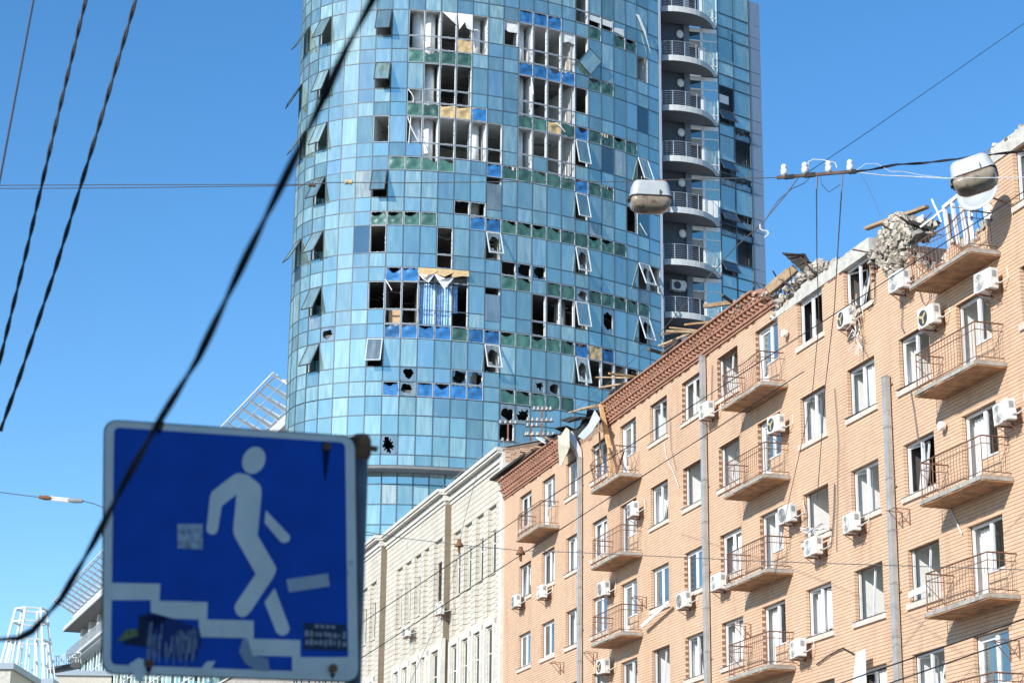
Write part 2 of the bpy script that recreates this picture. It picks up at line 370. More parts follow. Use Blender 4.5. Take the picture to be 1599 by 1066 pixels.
# solid body behind the rooms: gable ends, floor plates, roof
body = MB()
body.box(UBEG - .25, UBEG, -13, -.02, 0, 21.0 + ZO); body.box(UEND - .3, UEND - .01, -13, -.03, 0, 22.2 + ZO)
body.box(54.1, UEND - .3, -13, -.3, 20.75 + ZO, 20.95 + ZO)
body.box(UBEG, 46.9, -13, -.3, 20.75 + ZO, 20.95 + ZO)
body.box(UBEG, 54.1, -13, -.3, 17.85 + ZO, 18.0 + ZO)
body.box(54.1, 54.25, -13, -.03, 18.0 + ZO, 20.6 + ZO); body.box(46.72, 46.88, -13, -.03, 18.0 + ZO, 20.95 + ZO)
body.box(UBEG, UEND - .3, -13.2, -13, 0, 17.9 + ZO)
body.build('inner_wall', CORE, bb)
# windows
def room(u0, u1, z0, z1, c):
    a, b, d0, d1 = u0 - .25, u1 + .04, -.262, -3.6
    lo, hi = (z0 - .8 if z1 - z0 < 2 else z0) + ZO, z1 + .28 + ZO
    m = MB(); m.quad((a,d0,lo),(a,d1,lo),(a,d1,hi),(a,d0,hi)); m.quad((b,d0,lo),(b,d1,lo),(b,d1,hi),(b,d0,hi))
    m.quad((a,d1,lo),(b,d1,lo),(b,d1,hi),(a,d1,hi)); m.quad((a,d0,hi),(b,d0,hi),(b,d1,hi),(a,d1,hi)); m.quad((a,d0,lo),(b,d0,lo),(b,d1,lo),(a,d1,lo))
    # wall around the opening seen from inside
    m.quad((a,d0,lo),(u0,d0,lo),(u0,d0,hi),(a,d0,hi)); m.quad((u1,d0,lo),(b,d0,lo),(b,d0,hi),(u1,d0,hi))
    m.quad((u0,d0,z1+ZO),(u1,d0,z1+ZO),(u1,d0,hi),(u0,d0,hi)); m.quad((u0,d0,lo),(u1,d0,lo),(u1,d0,z0+ZO),(u0,d0,z0+ZO))
    me = m.mesh('room', [ROOMW, ROOMS[c]])
    me.polygons[0].material_index = 0 if c != 'd' else 1; me.polygons[2].material_index = 1
    if c in 'og': me.polygons[0].material_index = 1
    if c == 'd':
        for p in me.polygons: p.material_index = 1
    return link('room', me, bb)
def rect_frame(m, x0, x1, z0, z1, y, w=.065, d=.06):
    m.box(x0, x0 + w, y - d, y, z0, z1); m.box(x1 - w, x1, y - d, y, z0, z1)
    m.box(x0 + w, x1 - w, y - d, y, z1 - w, z1); m.box(x0 + w, x1 - w, y - d, y, z0, z0 + w)
def xf(m, M):
    m.v = [tuple(M @ Vector(v)) for v in m.v]; return m
rw = random.Random(11)
def curtain(win, x0, x1, z0, z1, y):
    m = MB(); n = 14
    top = [(x0 + (x1 - x0) * i / n, y + .05 * math.sin(i * 2.1), z1) for i in range(n + 1)]
    bot = [(x0 + (x1 - x0) * i / n + rw.uniform(-.03, .03), y + .07 * math.sin(i * 2.1 + .5), z0 + rw.uniform(0, .1)) for i in range(n + 1)]
    m.add(top + bot, [(i, i + 1, n + 2 + i, n + 1 + i) for i in range(n)]); m.build('curtain', CURT, win, True)
def make_window(u0, u1, z0, z1, kind, st, k, s):
    style, rc = st
    if rc == 'w' and rw.random() < .12: rc = 'g'
    if style == 'c' and rw.random() < .35: style = 't'
    room(u0, u1, z0, z1, rc)
    y = -.145; W_ = u1 - u0; H_ = z1 - z0; f = MB()
    if kind == 'win':
        if style == 'o':
            f.box(W_ - .065, W_, y - .06, y, 0, H_); f.box(0, W_ - .065, y - .06, y, 0, .06)
            if rw.random() < .5: f.bar((W_ * .55, y - .03, .05), (W_ * .5, y - .1, H_), .05)
        else:
            rect_frame(f, 0, W_, 0, H_, y)
            mx = W_ * .54; f.box(mx - .05, mx + .05, y - .062, y + .004, .065, H_ - .065)
        win = f.build('window', PVC, bb); win.location = (u0, 0, z0 + ZO); mx = W_ * .54
        if style in 'cr':
            for (a, b) in ((.065, mx - .05), (mx + .05, W_ - .065)):
                sh = MB(); rect_frame(sh, a, b, .065, H_ - .065, y - .012, .05, .04); sh.build('sash', PVC, win)
                if style == 'r' or rw.random() < .2:
                    g_ = MB(); g_.box(a + .05, b - .05, y - .04, y - .034, .115, H_ - .115); g_.build('pane', WGLASS, win)
        if style == 't':
            sh = MB(); w2 = W_ - .065 - mx; rect_frame(sh, 0, w2, 0, H_ - .13, 0, .06, .05)
            sh.box(.06, w2 - .06, -.03, -.024, .06, (H_ - .13) * rw.uniform(.3, .9))
            M_x = Matrix.Translation((.05 if rw.random() < .5 else mx, y - .06, .07)) @ Matrix.Rotation(R(rw.uniform(-34, -8)), 4, 'Z') @ Matrix.Rotation(R(rw.uniform(-13, 13)), 4, 'Y') @ Matrix.Rotation(R(rw.uniform(-4, 16)), 4, 'X')
            xf(sh, M_x); sh.build('sash', PVC, win)
            a, b = mx + .05, W_ - .065
            sh = MB(); rect_frame(sh, a, b, .065, H_ - .065, y - .012, .05, .04); xf(sh, Matrix.Translation((W_, 0, 0)) @ Matrix.Rotation(R(rw.uniform(4, 30)), 4, 'Z') @ Matrix.Translation((-W_, 0, 0))); sh.build('sash', PVC, win)
        if style in 'ctr' and rw.random() < .4: curtain(win, .1, W_ * rw.uniform(.4, .95), .1, H_ - .08, y - .16)
        # brick-on-edge sill with a metal drip on top
        sm = MB(); nb = 26
        for i in range(nb):
            x = -.13 + (W_ + .26) * i / nb
            sm.box(x + .004, x + (W_ + .26) / nb - .004, -.1, .06 + rw.uniform(-.004, .004), -.185, -.03)
        sm.box(-.13, W_ + .13, -.1, .045, -.18, -.035); sm.build('sill', SILL, win)
        dp = MB(); a = rw.uniform(-.02, .05)
        dp.add([(-.14, -.14, .0), (W_ + .14, -.14, .0), (W_ + .14, .085, -.02 + a), (-.14, .085, -.02), (-.14, -.14, -.006), (W_ + .14, -.14, -.006), (W_ + .14, .085, -.027 + a), (-.14, .085, -.027)],
               [(0,3,2,1)[::-1],(4,5,6,7)[::-1],(2,3,7,6),(0,1,5,4),(1,2,6,5),(3,0,4,7)])
        if rw.random() < .75: dp.build('drip', DARKP if rw.random() < .7 else GALV, win)
    else:
        dw = W_ - .85; zb = H_ - 1.36                  # window at x 0..85, door beyond it
        rect_frame(f, 0, .84, zb, H_, y); rect_frame(f, .86, W_, 0, H_, y)
        win = f.build('balcony_door', PVC, bb); win.location = (u0, 0, z0 + ZO)
        sh = MB(); rect_frame(sh, 0, dw - .12, 0, H_ - .14, 0, .08, .05); sh.box(.08, dw - .2, -.035, -.015, .08, .65)
        ang = {'c': 0, 'r': 0, 'o': 75, 't': 38}[style]
        xf(sh, Matrix.Translation((.92, y - .06, .07)) @ Matrix.Rotation(R(-ang), 4, 'Z') @ Matrix.Rotation(R(0 if style in 'cr' else 3), 4, 'Y')); sh.build('door_leaf', PVC, win)
        if style in 'cr':
            g_ = MB(); g_.box(.99, W_ - .14, y - .09, y - .084, .78, H_ - .15); g_.build('pane', WGLASS, win)
            g_ = MB(); g_.box(.065, .775, y - .04, y - .034, zb + .065, H_ - .065); g_.build('pane', WGLASS, win)
        if style == 't':
            sh = MB(); rect_frame(sh, 0, .7, 0, 1.2, 0, .05, .045); xf(sh, Matrix.Translation((.1, y - .06, zb + .08)) @ Matrix.Rotation(R(-20), 4, 'Z') @ Matrix.Rotation(R(-9), 4, 'Y')); sh.build('sash', PVC, win)
        if style in 'cr' or rw.random() < .4: curtain(win, .95, W_ - .1, .1, H_ - .1, y - .2)
        sm = MB(); sm.box(0, .85, -.14, .03, zb - .05, zb - .005); sm.build('sill', PVC, win)
for w_ in wins: make_window(*w_)
rq = random.Random(91)
for (u0, u1, z0, z1, kind, st, k, s_) in wins:
    if rq.random() < .55:                               # furniture, boards and rags inside the rooms
        m = MB(); x = rq.uniform(u0, u1 - .6); y = -rq.uniform(.5, 1.6); t_ = rq.random()
        if t_ < .4: m.box(x, x + rq.uniform(.4, .8), y - .5, y, z0 - .7 + ZO, z0 + rq.uniform(.2, 1.0) + ZO); m.build('cupboard', rq.choice((OWOOD, ROOMO, GREYP)), bb)
        elif t_ < .75: m.bar((x, y, z1 + .2 + ZO), (x + rq.uniform(.2, 1), y - .2, z1 - rq.uniform(.2, .9) + ZO), .3, .02); m.build('ceiling_board', PLASTER, bb)
        else: m.tube([(x, y, z1 + .25 + ZO), (x + .05, y, z1 - .2 + ZO)], .012, 5); m.build('lamp_flex', DARKP, bb)
# concrete ring beam where the cornice is gone
lb = MB(); rl = random.Random(5)
uu = 54.1
while uu < 61.2:
    d = rl.uniform(.5, .9); top = 21.02 + rl.uniform(-.05, .05) - (max(0, uu - 58.4) * .1)
    lb = MB().box(uu, min(uu + d, 61.4) - .006, -.3, .02 + rl.uniform(-.008, .012), 20.58 + ZO, top + ZO); lb.build('ring_beam', PLASTER, bb); uu += d
MB().box(UBEG, 46.7, -.3, .03, 20.62 + ZO, 21.06 + ZO).build('ring_beam', PLASTER, bb)
# cornice: courses of red brick, corbelled out
cor = []                                                # (u0,u1,y1,z0,z1)
rc_ = random.Random(9)
def course(u0, u1, out, z0, z1, step, gap=.01, skip=0, ph=0):
    x = u0 + ph; i = 0
    while x < u1 - .02:
        if not (skip and i % 2): cor.append((x, min(x + step - gap, u1), -.1, out + rc_.uniform(-.006, .006), z0 + ZO, z1 + ZO))
        x += step; i += 1
sawt = MB()
for (a, b) in ((61.45, 78.3), (83.35, 92.8)):
    course(a - .9, b, .06, 20.985, 21.05, .26); course(a - .5, b, .1, 21.085, 21.15, .26); course(a - .3, b, .07, 21.155, 21.235, .26)
    course(a + .2, b, .25, 21.375, 21.425, .26)
    course(a + .3, b, .2, 21.43, 21.535, .17, .02, 1); course(a + .3, b, .2, 21.55, 21.655, .17, .02, 1, .17)
    course(a + .3, b, .03, 21.43, 21.66, .26); course(a + .3, b, .17, 21.535, 21.55, .26)
    course(a + .9, b, .36, 21.81, 21.885, .26)
    for (z0, z1, y0, y1, st) in ((21.24, 21.37, .02, .23, .34), (21.665, 21.805, .04, .32, .34)):
        x = a + .4
        while x < b - .3:
            sawt.add([(x, y0, z0+ZO), (x + st * .72, y0, z0+ZO), (x + st * .36, y1, z0+ZO), (x, y0, z1+ZO), (x + st * .72, y0, z1+ZO), (x + st * .36, y1, z1+ZO)],
                     [(0,2,1)[::-1],(3,4,5),(0,2,5,3)[::-1],(2,1,4,5)[::-1],(1,0,3,4)[::-1]]); x += st
        sawt.box(a + .4, b, -.1, y0, z0 + ZO, z1 + ZO)
cor.sort(key=lambda c: c[0])
ucb = MB(); ucb.box(0, 1, 0, 1, 0, 1); ucm = ucb.mesh('cornice_brick', REDB)
for (a, b, y0, y1, z0, z1) in cor[:260]:
    o = link('cornice_brick', ucm, bb, (a, y0, z0)); o.scale = (b - a, y1 - y0, z1 - z0)
box_array('cornice_courses', cor[260:], REDB, bb)
so_ = sawt.build('dentil_course', REDB, bb); so_['kind'] = 'stuff'
cc = MB(); cc.box(62.4, 78.3, -.6, .3, 21.885 + ZO, 21.915 + ZO); cc.box(83.35, 92.8, -.6, .3, 21.885 + ZO, 21.915 + ZO); cc.build('cornice_capping', DWOOD, bb)
# bare masonry where the cornice fell off
bm_ = MB(); bm_.box(78.3, 83.35, -.3, -.02, 21.0 + ZO, 21.3 + ZO); bm_.build('bare_wall', CORE, bb)

# ---- balconies
def balcony(k, s, single, warp=0):
    u0, u1 = U_R(k) - .68, U_R(k) + 2.72
    zb = {0: 18.0, 1: 14.97, 2: 11.95, 3: 8.95, 4: 5.95}[s]
    rr = random.Random(k * 10 + s)
    m = MB(); n = 10                                    # chipped slab
    top = []; 
    for i in range(n + 1):
        u = u0 + (u1 - u0) * i / n; j = rr.uniform(-.025, .02) if 0 < i < n else 0
        top.append([(u, -.05, zb), (u, .9 + j, zb), (u, .9 + j + rr.uniform(-.02, .02), zb + .15 + rr.uniform(-.03, .01)), (u, -.05, zb + .15)])
    m.loft([[(x, y, z + ZO) for x, y, z in g_] for g_ in top])
    b = m.build('balcony', SLABU, bb)
    cap = MB(); cap.box(u0 + .02, u1 - .02, .0, .87, zb + .15 + ZO, zb + .17 + ZO); cap.build('screed', CONC, b)
    fas = MB(); fas.box(u0 + .03, u1 - .03, .885, .925, zb + .035 + ZO, zb + .13 + ZO); fas.box(u0 - .02, u0 + .01, .02, .89, zb + .035 + ZO, zb + .13 + ZO); fas.build('slab_edge', CONC, b)
    a, c, yo = u0 + .06, u1 - .06, .84
    h = 1.02
    rl_ = MB()
    def P(u, y, z):
        wv = warp * (.12 * math.sin(u * 2.3 + 1) + .08 * math.sin(z * 4)); return (u + wv * .3, y + wv, z + ZO + warp * .05 * math.sin(u * 3))
    def line(p, q, r_):
        nseg = 8; rl_.tube([P(*[p[i] + (q[i] - p[i]) * t / nseg for i in range(3)]) for t in range(nseg + 1)], r_, 4)
    for zz, r_ in ((h, .022), (h - .2, .012), (.09, .013)):
        z = zb + .17 + zz
        line((a, .02, z), (a, yo, z), r_); line((a, yo, z), (c, yo, z), r_); line((c, yo, z), (c, .02, z), r_)
    for (u, y) in ((a, yo), (c, yo)): line((u, y, zb + .1), (u, y, zb + .17 + h), .018)
    line((c, .1, zb + .2), (c, yo, zb + .9), .012)
    rl_.build('railing', RUST, b)
    bars = []
    nb = 20
    for i in range(1, nb): bars.append((a + (c - a) * i / nb, yo))
    for i in range(1, 5): bars.append((a, yo * i / 5)); bars.append((c, yo * i / 5))
    if single:
        for (u, y) in bars:
            t = MB(); t.tube([P(u, y, zb + .17 + .09 + z * (h - .09) / 3) for z in range(4)] if warp else [P(u, y, zb + .26), P(u, y, zb + .17 + h)], .0085, 4)
            t.build('baluster', RUST, b)
    else:
        t = MB()
        for (u, y) in bars: t.tube([P(u, y, zb + .26 + z * (h - .09) / 3) for z in range(4)], .0085, 4)
        t.build('balusters', RUST, b)['kind'] = 'stuff'
    return b
for s in range(5): balcony(0, s, True, 0 if s else .5)
for s in range(5): balcony(4, s, s < 4, .35 if s == 0 else 0)
for s in range(4): balcony(8, s, False, 1 if s == 0 else 0)
balcony(11, 0, False)

# ---- air conditioners on the brick front
GAC = 'air conditioner units bolted to the street fronts'
def ac_unit(u, out, z, label, torn=False, sc=1, grp=GAC):
    t = ffr('air_conditioner', label, 'air conditioner', grp, u, out, z)
    t.rotation_euler = (R(math.sin(u * 5) * 1.5), R(math.sin(u * 3.3) * 2.2), FROT + R(math.sin(u * 7.7) * 4))
    w, h, d = .4 * sc, .28 * sc, .27 * sc
    me = MB().box(-w, w, -d / 2, d / 2, -h, h)
    o = me.build('casing', ACW, t); bv = o.modifiers.new('bevel', 'BEVEL'); bv.width = .025; bv.segments = 2
    c = (w * .28, -0.02); r = h * .8                    # fan towards the far side, as on the photo
    g_ = MB(); n = 20
    ring = lambda rr, y: [(c[0] + rr * math.cos(2*math.pi*i/n), y, c[1] * h + rr * math.sin(2*math.pi*i/n)) for i in range(n)]
    if torn:
        g_.add(ring(r, d/2 + .004), [tuple(range(n))]); g_.build('fan_opening', DARKP, t)
        b_ = MB(); 
        for q in range(3): b_.bar((c[0], d/2 + .01, 0), (c[0] + r * .8 * math.cos(q * 2.1 + .4), d/2 + .012, r * .8 * math.sin(q * 2.1 + .4)), .07, .008, (0,1,0))
        b_.build('fan_blade', ROOMO, t)
    else:
        g_.add(ring(r, d/2 + .004), [tuple(range(n))]); g_.build('fan_opening', GREYP, t)
        rg = MB()
        for rr in (.98, .8, .62, .44, .26): rg.tube([Vector(p) for p in ring(r * rr, d/2 + .012) + ring(r * rr, d/2 + .012)[:1]], .008 * sc, 4)
        for q in range(4): rg.bar((c[0], d/2 + .014, 0), (c[0] + r * math.cos(q * 1.571 + .7), d/2 + .014, r * math.sin(q * 1.571 + .7)), .012)
        rg.build('fan_grille', ACW if (int(u * 7) % 2) else GREYP, t)
    pn = MB(); pn.box(-w * .95, -w * .42, d/2, d/2 + .006, -h * .8, h * .8); pn.build('front_panel', ACW, t)
    sv = MB(); sv.box(-w - .006, -w, -d * .2, d * .25, h * .1, h * .7); sv.build('service_cover', GREYP, t)
    vl = MB(); vl.box(-w - .04, -w, -d * .35, d * .05, -h * .55, -h * .2); vl.build('valve', ACW, t)
    for x in (-w * .6, w * .6):
        b_ = MB(); b_.bar((x, -out, -h - .02), (x, d/2 + .05, -h - .02), .035); b_.bar((x, -out + .02, -h - .02), (x, -out + .02, h * .3), .035); b_.bar((x, -out + .03, -h - .3), (x, d/2, -h - .03), .02); b_.build('bracket', RUST, t)
    pp = MB(); pp.tube([(-w - .03, -d * .1, -h * .35), (-w - .14, -d * .3, -h * .6), (-w - .2, -out + .05, -h * .1), (-w - .12, -out + .03, h * .9), (-w - .06, -out, h * 1.3)], .018, 5); pp.build('pipe', ACW, t)
    return t
ACS = [
 (66.47, 18.74, 'white air conditioner overlapping the grey vent duct left of the top middle balcony', 0),
 (60.54, 16.81, 'white air conditioner with black torn fan opening under the top middle balcony', 1),
 (59.84, 13.74, 'white air conditioner beside the second middle balcony, above the window heaped with debris', 0),
 (57.99, 12.38, 'white air conditioner directly under the open window heaped with broken white strips', 0),
 (55.29, 12.58, 'white air conditioner below a window, just left of the nearer grey vent duct', 0),
 (59.33, 9.47, 'lowest white air conditioner between the middle balconies and the nearer vent duct', 0),
 (51.66, 18.85, 'white air conditioner at the left end of the topmost right balcony', 0),
 (46.8, 17.34, 'white air conditioner over the balcony door below the topmost right balcony', 0),
 (55.17, 18.79, 'white air conditioner under the top window draped with pale dangling strips', 1),
 (49.98, 17.31, 'white air conditioner with torn yellow fan, left of the second right balcony door', 1),
 (46.24, 13.67, 'white air conditioner with a teal stripe at the far right edge', 0),
 (74.1, 16.75, 'white air conditioner above the second left balcony, near its door', 0),
 (77.51, 14.3, 'small white air conditioner above the third left balcony window', 0),
 (68.9, 12.48, 'white air conditioner left of the tall grey duct, hanging below a closed window', 0),
 (65.66, 12.58, 'white air conditioner at the left end of the green edged balcony', 0),
 (77.61, 11.29, 'lowest white air conditioner with black fan on the left side of the brick wall', 1),
 (85.61, 15.49, 'white air conditioner under the second farthest window column of the brick wall', 0),
 (89.48, 15.7, 'farthest white air conditioner on the brick wall, next to the cream stone building', 0)]
for u, z, lab, torn in ACS: ac_unit(u, .34, z, lab, bool(torn))

# ---- ducts and sheet metal
def duct(u, z1, label, bent=False):
    t = ffr('vent_duct', label, 'duct', 'square grey vent ducts on the brick wall', u, 0, -1.6)
    z = 3.0; zs_ = [z]
    while z < z1 - .2: z = min(z + 1.5, z1); zs_.append(z)
    rr = random.Random(int(u))
    for a, b in zip(zs_[:-1], zs_[1:]):
        x = rr.uniform(-.006, .006); w = .12
        m = MB(); m.box(-w + x, w + x, .05, .2, a + ZO, b + ZO - .012); m.box(-w - .014 + x, w + .014 + x, .04, .215, b + ZO - .045, b + ZO - .012)
        m.build('duct_section', GALV, t)
    for z in zs_[1::2]:
        m = MB(); m.box(-.2, .2, .0, .04, z - .3 + ZO, z - .26 + ZO); m.build('duct_bracket', RUST, t)
    return t
duct(53.18, 16.62, 'nearer grey square duct, cut off halfway up the brick wall')
duct(67.34, 21.02, 'middle grey square duct reaching the cornice of the brick wall')
td = duct(81.2, 20.4, 'farther grey square duct with a crushed bent top')
m = MB(); m.loft([[(x, y, z + ZO) for (x, y, z) in g_] for g_ in (
   [(-.12,.05,20.4),(.12,.05,20.4),(.12,.2,20.4),(-.12,.2,20.4)], [(-.05,.06,20.75),(.25,.1,20.8),(.27,.32,20.75),(-.05,.28,20.7)],
   [(.25,.2,21.3),(1.0,.3,21.45),(1.05,.55,21.3),(.3,.45,21.15)], [(.5,.3,21.65),(1.15,.35,21.7),(1.2,.5,21.6),(.5,.45,21.5)])])
m.build('crushed_top', GALV2, td)

def sheet(name, pts, label, cat, matx, th=.02, fold=0):
    # pts are (u,out,z) on the front; a crumpled sheet of metal
    m = MB(); n = len(pts); c = Vector((0,0,0))
    for p in pts: c += Vector(p) / n
    c.y += fold
    w = [fw(*p) for p in pts]; wb = [fw(p[0], p[1] - th, p[2]) for p in pts]
    m.add(w + [fw(*c)] + wb + [fw(c.x, c.y - th, c.z)], [(i, (i+1) % n, n) for i in range(n)] + [((i+1) % n + n + 1, i + n + 1, 2*n + 1) for i in range(n)] + [(i, i + n + 1, (i+1) % n + n + 1, (i+1) % n) for i in range(n)])
    return tag(m.build(name, matx), label, cat)
def pxu(x, y, out): return tuple(uz(x, y, out))
sheet('metal_sheet', [pxu(902, 681, .7), pxu(925, 655, .75), pxu(928.5, 640, .6), pxu(937, 654, .8), pxu(924, 674, .95), pxu(911.5, 686, .9)], 'pale grey bent metal sheet hanging from the broken cornice', 'metal sheet', GALV2, fold=.1)
sheet('metal_sheet', [pxu(871, 680, .5), pxu(876, 679, .55), pxu(884, 667, .5), pxu(888.5, 671, .6), pxu(889, 698, .7), pxu(886, 706, .65), pxu(877, 727, .6), pxu(873, 728, .55)], 'yellow stained torn sheet hanging at the left of the crushed duct', 'metal sheet', YSHEET, fold=.12)

# ---- planks and beams of the wrecked roof
def plank(p, q, o1, o2, w, h, label, matx=WOOD, name='plank', cat='plank', seg=4):
    a = fw(*uz(p[0], p[1], o1)); b = fw(*uz(q[0], q[1], o2)); d = b - a
    m = MB(); rs = random.Random(int(p[0] * 13 + q[0])); rings = []
    x = d.normalized().cross(Vector((0, 0, 1))).normalized(); y = d.normalized().cross(x)
    for i in range(seg + 1):
        t = i / seg; k = 1 if 0 < i < seg else rs.uniform(.55, 1); c = a + d * t + y * rs.uniform(-.01, .01)
        rings.append([c + x * w/2 * k + y * h/2 * k, c - x * w/2 + y * h/2 * k, c - x * w/2 * k - y * h/2, c + x * w/2 - y * h/2 * k])
    m.loft(rings); return tag(m.build(name, matx), label, cat, 'timbers of the wrecked roof')
plank((1099, 478), (1148, 472), .6, -.5, .16, .14, 'short thick pale beam end over the cornice by the lowest round balcony')
plank((1128, 461), (1147, 474), .3, -.4, .1, .08, 'short dark stub rising above the pale beam end', DWOOD)
plank((1069, 507), (1106, 503), .7, -.2, .07, .06, 'reddish slat lying level just below the lowest round balcony', OWOOD)
plank((1040, 517), (1088, 519), .9, -.2, .14, .09, 'brown board jutting left, uppermost of the stack under the round balcony')
plank((1033, 522), (1075, 516), .9, -.3, .08, .06, 'pale slat jutting left beneath the brown board')
plank((1045, 511), (1092, 516), .7, -.4, .06, .05, 'thin pale lath above the brown board')
plank((1028, 540), (1082, 519), .8, -.3, .07, .06, 'slanting pale lath pointing down left beside the tower corner post')
plank((1035, 543), (1068, 524), .3, -.5, .1, .07, 'grey batten behind the slanting pale lath', DWOOD)
plank((1013, 545), (1036, 552), .7, -.3, .12, .1, 'dark beam stub poking out over the cornice beside the tower corner post', DWOOD)
plank((1034, 553), (1058, 535), .2, -.6, .12, .09, 'dark splintered board lying along the cornice top', DWOOD)
plank((930, 589), (986, 590), .9, -.3, .06, .05, 'long thin level lath in front of the open dark tower windows')
plank((951, 583), (990, 588), .8, -.4, .12, .08, 'brown board end just above the thin level lath', OWOOD)
plank((935, 606), (980, 597), .7, -.3, .13, .07, 'broad grey brown plank sloping below the thin level lath')
plank((950, 622), (958, 607), .3, .0, .14, .1, 'dark stub leaning steeply above the broken cornice end', DWOOD)
plank((888, 644), (931, 632), .6, -.1, .07, .05, 'pale lath running from the slate heap to the broken cornice end')
plank((905, 640), (934, 634), .2, -.3, .09, .05, 'brown lath beside the pale lath, at the broken cornice end')
plank((841, 683), (856, 693), .3, .1, .3, .05, 'white board lying on the sheet metal roof', PVC)
plank((851, 682), (862, 690), .3, .0, .16, .05, 'orange board lying beside the white board on the roof', OWOOD)
plank((1352, 357), (1448, 323), .3, -.6, .2, .08, 'long grey plank tilted above the heap of rubble')
plank((1390, 337), (1424, 352), .1, -.4, .1, .07, 'pale batten crossing under the long grey plank', OWOOD)
plank((1418, 346), (1452, 359), .1, -.5, .2, .1, 'dark charred beam sloping right behind the rubble', TAR)
plank((1437, 355), (1476, 325), .2, -.4, .07, .05, 'white window bar leaning up towards the leaning door', PVC)
plank((1455, 311), (1470, 347), .2, .0, .06, .05, 'white splinter standing upright left of the leaning door', PVC)
plank((1199, 455), (1243, 419), .2, -.6, .3, .3, 'thick squared roof beam sticking up beside the dark roofing sheet')
plank((1216, 459), (1228, 437), .0, -.4, .05, .05, 'thin dark strut under the thick squared beam', TAR)
plank((938, 632), (952, 700), .35, .3, .16, .12, 'orange wooden post, upper length, standing at the broken cornice end', OWOOD)
plank((951, 698), (956, 742), .3, .25, .13, .1, 'orange wooden post, lower length, hanging above the left balcony', OWOOD)
plank((935, 660), (939, 725), .25, .2, .05, .05, 'thin pale lath hanging beside the orange post', WOOD)
plank((952, 700), (966, 735), .5, .5, .07, .06, 'brown stick fallen across the top left balcony, leaning right', DWOOD)
plank((974, 705), (964, 737), .5, .5, .06, .05, 'brown stick fallen across the top left balcony, leaning left', DWOOD)
plank((768, 749), (822, 709), .5, -.2, .25, .12, 'long dark gutter board over the gap between brick and stone buildings', TAR)
plank((776, 751), (840, 700), .1, -.4, .3, .1, 'dark weathered fascia board along the far end of the cornice', DWOOD)
spl = MB(); rs = random.Random(71)
for i in range(150):
    u = rs.choice((rs.uniform(61, 78), rs.uniform(57, 62), rs.uniform(50.5, 54), rs.uniform(83, 90))); zb_s = 21.95 if u > 61.4 else (21.1 if u > 54 else 20.4)
    a = fw(u, rs.uniform(-.9, .25), zb_s + rs.uniform(-.05, .1)); b = a + Vector((rs.uniform(-.5, .5), rs.uniform(-.6, .6), rs.uniform(-.05, .4)))
    spl.bar(a, b, rs.uniform(.015, .05), rs.uniform(.015, .04))
o = spl.build('splinters', DWOOD); o['kind'] = 'stuff'; o['label'] = 'dark splinters and laths strewn along the wrecked roof edge'
# dark corrugated roofing sheet, standing on edge
m = MB(); n = 12
e0 = [uz(1221, 394, 0), uz(1262, 433, -.4)]; e1 = [uz(1250, 396, -.2), uz(1275, 416, -.7)]
top = [(e0[0] + (e0[1] - e0[0]) * (i / n)) + Vector((0, .05 * (i % 2), 0)) for i in range(n + 1)]
bot = [(e1[0] + (e1[1] - e1[0]) * (i / n)) + Vector((0, .05 * (i % 2) + .02, (.1 if i in (3, 4, 5) else 0) * 1.2)) for i in range(n + 1)]
V = [fw(*p) for p in top + bot] + [fw(p.x, p.y - .04, p.z) for p in top + bot]; k = 2 * n + 2
m.add(V, [(i, i + 1, n + 2 + i, n + 1 + i) for i in range(n)] + [(k + i + 1, k + i, k + n + 1 + i, k + n + 2 + i) for i in range(n)] + [(i, k + i, k + i + 1, i + 1) for i in range(n)] + [(n + 1 + i, n + 2 + i, k + n + 2 + i, k + n + 1 + i) for i in range(n)])
tag(m.build('roofing_sheet', TAR), 'dark corrugated roofing sheet standing on edge above the wall', 'roofing sheet')
# heap of slates and roofing felt
t = ffr('slate_heap', 'heap of dark slates sliding off the roof behind the crushed duct', 'slate heap', u=83.8, z=21.6)
rs = random.Random(21)
for i in range(26):
    x = rs.uniform(-2.6, 2.4); y = rs.uniform(-1.4, .2); z = .75 - abs(x) * .17 + rs.uniform(-.35, .35) + (.2 if x < 0 else 0)
    s_ = MB(); s_.box(-.42, .42, -.25, .25, -.02, .02)
    xf(s_, Matrix.Translation((x, y, z)) @ Matrix.Rotation(rs.uniform(-.4, .4), 4, 'Z') @ Matrix.Rotation(rs.uniform(-.35, .35), 4, 'Y') @ Matrix.Rotation(rs.uniform(-.6, .2), 4, 'X')); s_.build('slate', TAR, t)
s_ = MB(); s_.box(-2.4, 2.4, -2.2, -.1, -.5, .35); s_.build('felt_layer', TAR, t)
# rubble along the ruined top
rub = MB(); rr = random.Random(33)
def spread(u0, u1, zf, n, r0, r1, o0=-.7, o1=.1, dz=.15):
    for i in range(n):
        u = rr.uniform(u0, u1); rub.rock(fw(u, rr.uniform(o0, o1), zf(u) + rr.uniform(-dz, dz)), rr.uniform(r0, r1), rr.random())
spread(57.6, 61.6, lambda u: 21.05 + .3 * math.sin((u - 57.6) * 1.1), 260, .03, .13)
spread(61.4, 64.5, lambda u: 21.6 + (u - 61.4) * .1, 150, .03, .11, -.4, .25, .2)
spread(57.0, 58.6, lambda u: 21.15 + .2 * (u - 57), 80, .04, .15)
spread(51.6, 54.1, lambda u: 20.3 + .45 * math.sin((u - 51.3) * 1.15), 300, .04, .2, -.9, .05, .3)
spread(46.9, 51.8, lambda u: wtop(u) + .02, 130, .03, .12, -.5, .02, .12)
spread(44.9, 46.9, lambda u: 21.05, 40, .03, .1, -.4, .03, .06)
